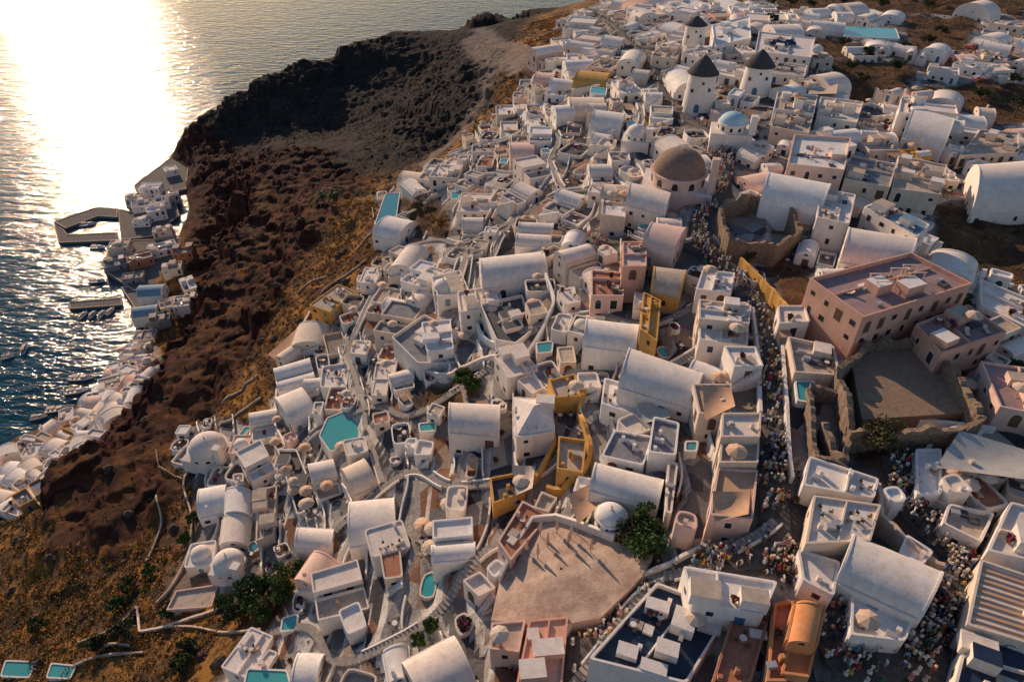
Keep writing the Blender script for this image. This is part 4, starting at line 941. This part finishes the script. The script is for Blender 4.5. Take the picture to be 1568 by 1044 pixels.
# ------------------------------------------------------------------ people
def figure(ls,aL,aR,hat,skirt,lean=0.):
    V=[];E=[];Rr=[]
    def v(x,y,z,r,par=None):
        V.append((x,y+lean*max(0,z-.95),z)); Rr.append(r); 
        if par is not None: E.append((par,len(V)-1))
        return len(V)-1
    pel=v(0,0,.95,(.135,.1)); sp_=v(0,0,1.13,(.115,.085),pel); ch=v(0,0,1.34,(.15,.1),sp_); nk=v(0,.005,1.49,(.055,.055),ch); h1=v(0,.015,1.58,(.075,.085),nk); h2=v(0,.01,1.66,(.078,.1),h1); v(0,0,1.73,(.055,.07),h2)
    for s_,sw,ar in ((-1,ls,aL),(1,-ls,aR)):
        sh=v(s_*.17,0,1.41,(.06,.06),ch); el=v(s_*.23,-.02+.28*math.sin(ar)*.6,1.41-.29*math.cos(ar*.6),(.043,.043),sh)
        ex,ey,ez=V[el]; wr=v(s_*.24,ey+.25*math.sin(ar+.25),ez-.25*math.cos(ar+.25),(.028,.028),el); wx,wy,wz=V[wr]
        dy,dz=math.sin(ar+.3),-math.cos(ar+.3); hd=v(wx,wy+dy*.07,wz+dz*.07,(.022,.036),wr)
        for k_,l_ in enumerate((.065,.078,.082,.07)): v(wx-s_*.012,wy+dy*(.07+l_)+(k_-1.5)*.018,wz+dz*(.07+l_),(.009,.009),hd)
        v(wx-s_*.04,wy+dy*.06+.02,wz+dz*.09,(.01,.01),wr)
        hp=v(s_*.09,0,.88,(.085,.09),pel); kn=v(s_*.1,.42*math.sin(sw*.8)+.02,.88-.4*math.cos(sw),(.056,.06),hp); kx,ky,kz=V[kn]
        an=v(s_*.1,ky-.02+.38*math.sin(sw*.5)-(.08 if sw<0 else 0),.09+(.05 if sw<0 else 0),(.036,.04),kn); ax_,ay_,az_=V[an]; v(s_*.11,ay_+.15,az_-.055,(.036,.025),an)
    me_=bpy.data.meshes.new('p'); me_.from_pydata(V,E,[]); o=bpy.data.objects.new('p',me_); scene.collection.objects.link(o)
    md=o.modifiers.new('s','SKIN')
    for i,r in enumerate(Rr): me_.skin_vertices[0].data[i].radius=r
    me_.skin_vertices[0].data[0].use_root=True
    o.modifiers.new('d','SUBSURF').levels=1
    dg=bpy.context.evaluated_depsgraph_get(); dg.update(); m2=bpy.data.meshes.new_from_object(o.evaluated_get(dg)); bpy.data.objects.remove(o)
    mb=MB(); co=[tuple(x.co) for x in m2.vertices]
    mb.v=co; names=['shirt','trousers','skin','hair','rubber']
    for nn in names: mb.mi(nn)
    for p in m2.polygons:
        c=p.center; z=c.z
        if z>1.5: mi=3 if (z>1.69 or (c.y<-.02+lean*.6 and z>1.55)) else 2
        elif abs(c.x)>.2 and z<1.22: mi=2
        elif z>.93: mi=0
        elif abs(c.x)>.19 and z>.6: mi=2
        elif z>(.5 if hat else .12): mi=1
        elif z>.1: mi=2
        else: mi=4
        mb.f.append(tuple(p.vertices)); mb.m.append(mi); mb.sm.append(True)
    ly=lean*.7
    mb.face([(-.014,.1+ly,1.62),(.014,.1+ly,1.62),(0,.135+ly,1.615)],'skin'); mb.face([(0,.1+ly,1.66),(-.014,.1+ly,1.62),(0,.135+ly,1.615)],'skin'); mb.face([(0,.1+ly,1.66),(.014,.1+ly,1.62),(0,.135+ly,1.615)],'skin')
    for s_ in (-1,1): mb.face([(s_*.03-.012,.112+ly,1.655),(s_*.03+.012,.112+ly,1.655),(s_*.03+.012,.112+ly,1.667),(s_*.03-.012,.112+ly,1.667)],'hair')
    if hat: cyl(mb,(0,ly),.2,.2,1.715,1.725,'strawhat',16); cyl(mb,(0,ly),.1,.085,1.726,1.83,'strawhat',14)
    if skirt: mb.grid([ring((0,0),.14,1.0,14),ring((0,0),.2,.8,14),ring((0,0),.29,.45,14)],'shirt',True)
    o=mb.obj('pp'); r_=o.data; bpy.data.objects.remove(o); return r_
FIG=[figure(0,.1,.1,0,0),figure(.4,.4,-.3,0,0),figure(-.35,-.3,.5,1,0),figure(.1,1.3,.1,0,1),figure(.3,.2,-.2,1,1),figure(0,.9,1.2,0,0,.1),figure(-.4,.5,.2,0,1)]
PLACED={}
def person(x,y,a):
    key=(int(x/.5),int(y/.5))
    if key in PLACED: return
    PLACED[key]=1; put('pedestrian',x,y,float(look(H,x,y))+.1,a,U(.98,1.12),random.choice(FIG))
for (L,w),dens in zip(SW,(1.,4.5,4.,.3,.4)):
    T=np.gradient(L,axis=0)
    for i in range(len(L)):
        dd=dens
        if SW[0][0] is L: dd=4. if i<len(L)*.38 or i>len(L)*.86 else 2.8
        while R()<dd/ (1+dd):
            s_=U(-.88,.88)*w; t=T[i]/np.linalg.norm(T[i]); p=L[i]+np.array([-t[1],t[0]])*s_+t*U(-.4,.4); a=math.atan2(t[1],t[0])-math.pi/2+(math.pi if R()<.5 else 0)+U(-.6,.6); person(p[0],p[1],a)
for (u,v,s_,k_) in ((1110,240,28,60),(1060,215,20,20),(905,375,25,24),(1090,395,22,24),(640,520,50,4),(860,285,30,20),(1440,930,34,80),(1430,960,34,60),(1200,860,44,60),(1290,1000,16,30),(760,820,30,5),(1180,640,8,8),(1400,780,14,24),(1090,860,24,30),(1470,860,20,40),(1380,745,14,24)):
    for i in range(k_):
        p=hit(u+random.gauss(0,s_*.5),v+random.gauss(0,s_*.35),0,H); 
        if not occ[int(p[0]-X0),int(p[1]-Y0)] or smh[int(p[0]-X0),int(p[1]-Y0)]: person(p[0],p[1],U(0,6.28))
print('people',len(PLACED))
# ------------------------------------------------------------------ vegetation
def leafmesh(name,cs,rs,per,size,mat,trunk=None):
    cs=np.array(cs);n0=len(cs); c=np.repeat(cs,per,0); rr=np.repeat(np.array(rs),per,0)
    d=rng.normal(0,1,(len(c),3)); d/=np.linalg.norm(d,axis=1)[:,None]; d*=(rng.random(len(c))**.4)[:,None]; p=c+d*rr
    sz=size*(.6+.8*rng.random(len(c)))[:,None]; a=rng.normal(0,1,(len(c),3)); a/=np.linalg.norm(a,axis=1)[:,None]; b=np.cross(a,rng.normal(0,1,(len(c),3))); b/=np.linalg.norm(b,axis=1)[:,None]
    vv=np.stack([p-a*sz,p-b*sz*.6,p+a*sz,p+b*sz*.6],1).reshape(-1,3); mb=MB(); mb.v=[tuple(x) for x in vv]; mb.mi(mat); k=len(c)
    mb.f=[(4*i,4*i+1,4*i+2,4*i+3) for i in range(k)]; mb.m=[0]*k; mb.sm=[False]*k
    if trunk: trunk(mb)
    return mb.obj(name)
def tree(u,v,h,r,mat='leaf',name='tree'):
    p=hit(u,v,0,H); cs=[];rs=[]
    for i in range(14):
        a=U(0,6.28);q=r*U(.2,.8); cs.append((p[0]+q*math.cos(a),p[1]+q*math.sin(a),p[2]+h*U(.5,.95))); s_=r*U(.25,.42); rs.append((s_,s_,s_*.75))
    def tk(mb):
        mb.grid([ring(p,r*.09*(1-t*.5),p[2]-.3+h*.6*t,8) for t in (0,.4,.8,1)],'trunk',True)
        for c in cs[:8]:
            b=np.array([p[0],p[1],p[2]+h*.35]); e=np.array(c); mb.grid([[tuple(b+(e-b)*t+np.array([math.cos(q),math.sin(q),0])*r*.035*(1-t*.7)) for q in np.linspace(0,6.28,6)[:-1]] for t in (0,.5,1)],'trunk',True)
    leafmesh(name,cs,rs,110,.22,mat,tk)
for t_ in ((1552,180,8,4.5,'leafdark'),(985,850,5,3.4,'leaf'),(960,865,4,2.6,'leafolive'),(990,820,4.5,2.8,'leaf'),(965,830,4,2.6,'leafolive'),(1345,690,5,3.8,'leafolive'),(710,590,3.5,2.6,'leaf'),(725,600,3,2,'leaf'),(380,915,3.5,3,'leaf'),(430,895,3.5,3,'leaf'),(405,945,3,2.6,'leaf'),(440,915,3,2.6,'leaf'),(365,950,3,2.4,'leafdark'),(290,1000,3,2.6,'leafdark'),(280,1025,3,2.6,'leafdark'),(350,930,3,2.6,'leaf'),(400,900,3,2.6,'leaf'),(395,930,3,2.8,'leaf'),(415,925,3,2.4,'leafolive'),(460,880,3,2.2,'leaf'),(200,900,2.6,2.4,'leafolive'),(230,880,2.4,2,'leaf'),(180,930,2.6,2.2,'leaf'),(260,940,2.6,2,'leaf'),(60,960,2.6,2.2,'leafolive'),
  (1140,560,3.5,1.8,'leaf'),(660,330,3,2.4,'leafolive'),(640,325,3,2.4,'leafolive'),(675,350,3,2.,'leafdry'),(1330,90,4,3,'leafdark'),(1290,75,4,3,'leafdark'),(1210,12,5,4,'leafdark'),(1180,10,5,4,'leafdark'),(1240,14,5,4,'leafdark'),(1350,14,5,4,'leafdark'),(1420,16,5,4,'leafdark'),(1500,20,5,4,'leafdark'),(1290,10,5,4,'leafdark'),(1380,80,4,3,'leafdark'),(1440,55,4,3.5,'leafdark'),(1420,70,4,3.5,'leafdark'),(1470,470,2.6,2,'leaf'),(1540,570,2.6,2,'leaf'),(885,820,3,2,'leafolive'),(1180,40,5,3,'leafdark'),(1265,190,3,2,'leafdark'),(1025,770,3,1.6,'leafolive'),(660,970,3,1.4,'leaf'),(640,990,2.6,1.4,'leaf'),(190,970,3,3,'leafdark'),(150,990,3,2.4,'leafdark'),(300,800,2.5,2,'leaf'),(285,830,2.5,2,'leaf'),(1145,400,2.6,2,'leafolive'),(1320,130,4,3,'leafolive'),(1350,155,3,3,'leafdry'),(1550,130,4,3,'leafdark'),(1500,150,3,3,'leafdark'),(1370,110,4,3,'leafdark'),(1300,110,4,3,'leafolive')): tree(*t_)
def palm(u,v,h):
    p=hit(u,v,0,H); mb=MB(); mb.grid([ring(p,.28*(1-.35*t),p[2]-.3+h*t,8) for t in np.linspace(0,1,6)],'trunk',True)
    for k_ in range(22):
        a=k_*2.4; el=U(-.2,.9); L=h*.55*U(.8,1.1); pr=None
        for s_ in range(7):
            t=s_/6; r_=L*t*math.cos(el*(1-t)); z=p[2]+h+L*(math.sin(el)*t-.75*t*t); c=np.array([p[0]+r_*math.cos(a),p[1]+r_*math.sin(a),z]); w=.5*math.sin(math.pi*min(.98,t*.85+.12)); n_=np.array([-math.sin(a),math.cos(a),0])*w
            cur=(c-n_-np.array([0,0,w*.5]),c,c+n_-np.array([0,0,w*.5]))
            if pr is not None: mb.face([pr[0],pr[1],cur[1],cur[0]],'leafdark'); mb.face([pr[1],pr[2],cur[2],cur[1]],'leafdark')
            pr=cur
    mb.obj('palm_tree')
palm(516,322,7.5); palm(498,316,5.5)
def scatter(n_,cond,mat,name,r0,r1,per,size):
    ii,jj=np.nonzero(cond); k=rng.integers(0,len(ii),n_); x=ii[k]+X0+rng.random(n_); y=jj[k]+Y0+rng.random(n_); z=look(H,x,y); r=r0+(r1-r0)*rng.random(n_)**2
    leafmesh(name,np.stack([x,y,z+r*.25],1),np.stack([r,r,r*.6],1),per,size,mat)
outm=(vmh==0)&(lmh==0)&(H>4)&(GY>30)&(GY<480)&(GX<60)&(tr==0)
cl_=fbm(GX/16,GY/16,4,14)
scatter(7500,outm&(slH<1.)&(cl_>.4)&(hl<.5)&(redz<.5)&(oc<.5),'leafdry','dry_grass_and_shrubs',.4,1.7,20,.24)
scatter(700,outm&(slH<.5)&(redz>.3),'leafolive','cliff_ledge_shrubs',.3,1.1,18,.2)
scatter(2600,outm&(slH<.9)&(cl_<.47)&(redz<.5),'leafolive','olive_shrubs',.3,1.4,22,.18)
g2=outm&(GY<130)&(GX<-30)&(cl_>.49)&(redz<.4); scatter(1500,g2,'leaf','green_shrubs',.5,1.9,26,.18)
east=((wild>0)|((vmh>0)&(~occ)&(GX>75)&(cl_>.47))|((vmh>0)&(~occ)&(GY>280)))&(smh==0)&(GY<480)
scatter(2200,east,'leafdry','garden_dry_shrubs',.4,1.6,24,.18); scatter(2200,east,'leafdark','garden_shrubs',.4,1.8,24,.18)
scatter(300,(vmh>0)&(~occ)&(GX<75)&(GY<330)&(GY>35),'leaf','garden_plants',.3,.9,26,.12)
mb=MB(); ii,jj=np.nonzero(outm&(slH>.4))
for _ in range(500):
    k=random.randrange(len(ii)); x=ii[k]+X0;y=jj[k]+Y0;z=float(look(H,x,y));r=U(.4,1.7)
    mb.grid([[(x+r*s_*math.cos(a)*U(.7,1.2),y+r*s_*math.sin(a)*U(.7,1.2),z+r*zz*U(.8,1.1)) for a in np.linspace(0,6.28,8)[:-1]] for s_,zz in ((1,-.4),(1,.1),(.75,.5),(.1,.75))],'darkrock',True,False)
mb.obj('boulders')
# ------------------------------------------------------------------ light
EL,AZ=math.radians(18.5),math.radians(-31)
w=bpy.data.worlds.new("World"); scene.world=w; w.use_nodes=True; nt=w.node_tree; sk=nt.nodes.new('ShaderNodeTexSky'); sk.sky_type='NISHITA'; sk.sun_disc=False; sk.sun_elevation=EL; sk.sun_rotation=AZ; sk.air_density=1.2; sk.dust_density=.4; sk.ozone_density=1.6
tint=mixc(nt,sk.outputs[0],(.98,.98,1.08),1.0,'MULTIPLY')
nt.links.new(tint,nt.nodes['Background'].inputs[0]); nt.nodes['Background'].inputs[1].default_value=.098
sd=Vector((math.sin(AZ)*math.cos(EL),math.cos(AZ)*math.cos(EL),math.sin(EL)))
l=bpy.data.lights.new('sun','SUN'); l.energy=5; l.angle=math.radians(.5); l.color=(1,.7,.46); lo=bpy.data.objects.new('sun',l); scene.collection.objects.link(lo); lo.rotation_euler=sd.to_track_quat('Z','Y').to_euler()
scene.view_settings.view_transform='Standard'; scene.view_settings.look='None'; scene.view_settings.exposure=0
print('objects',len(bpy.data.objects))
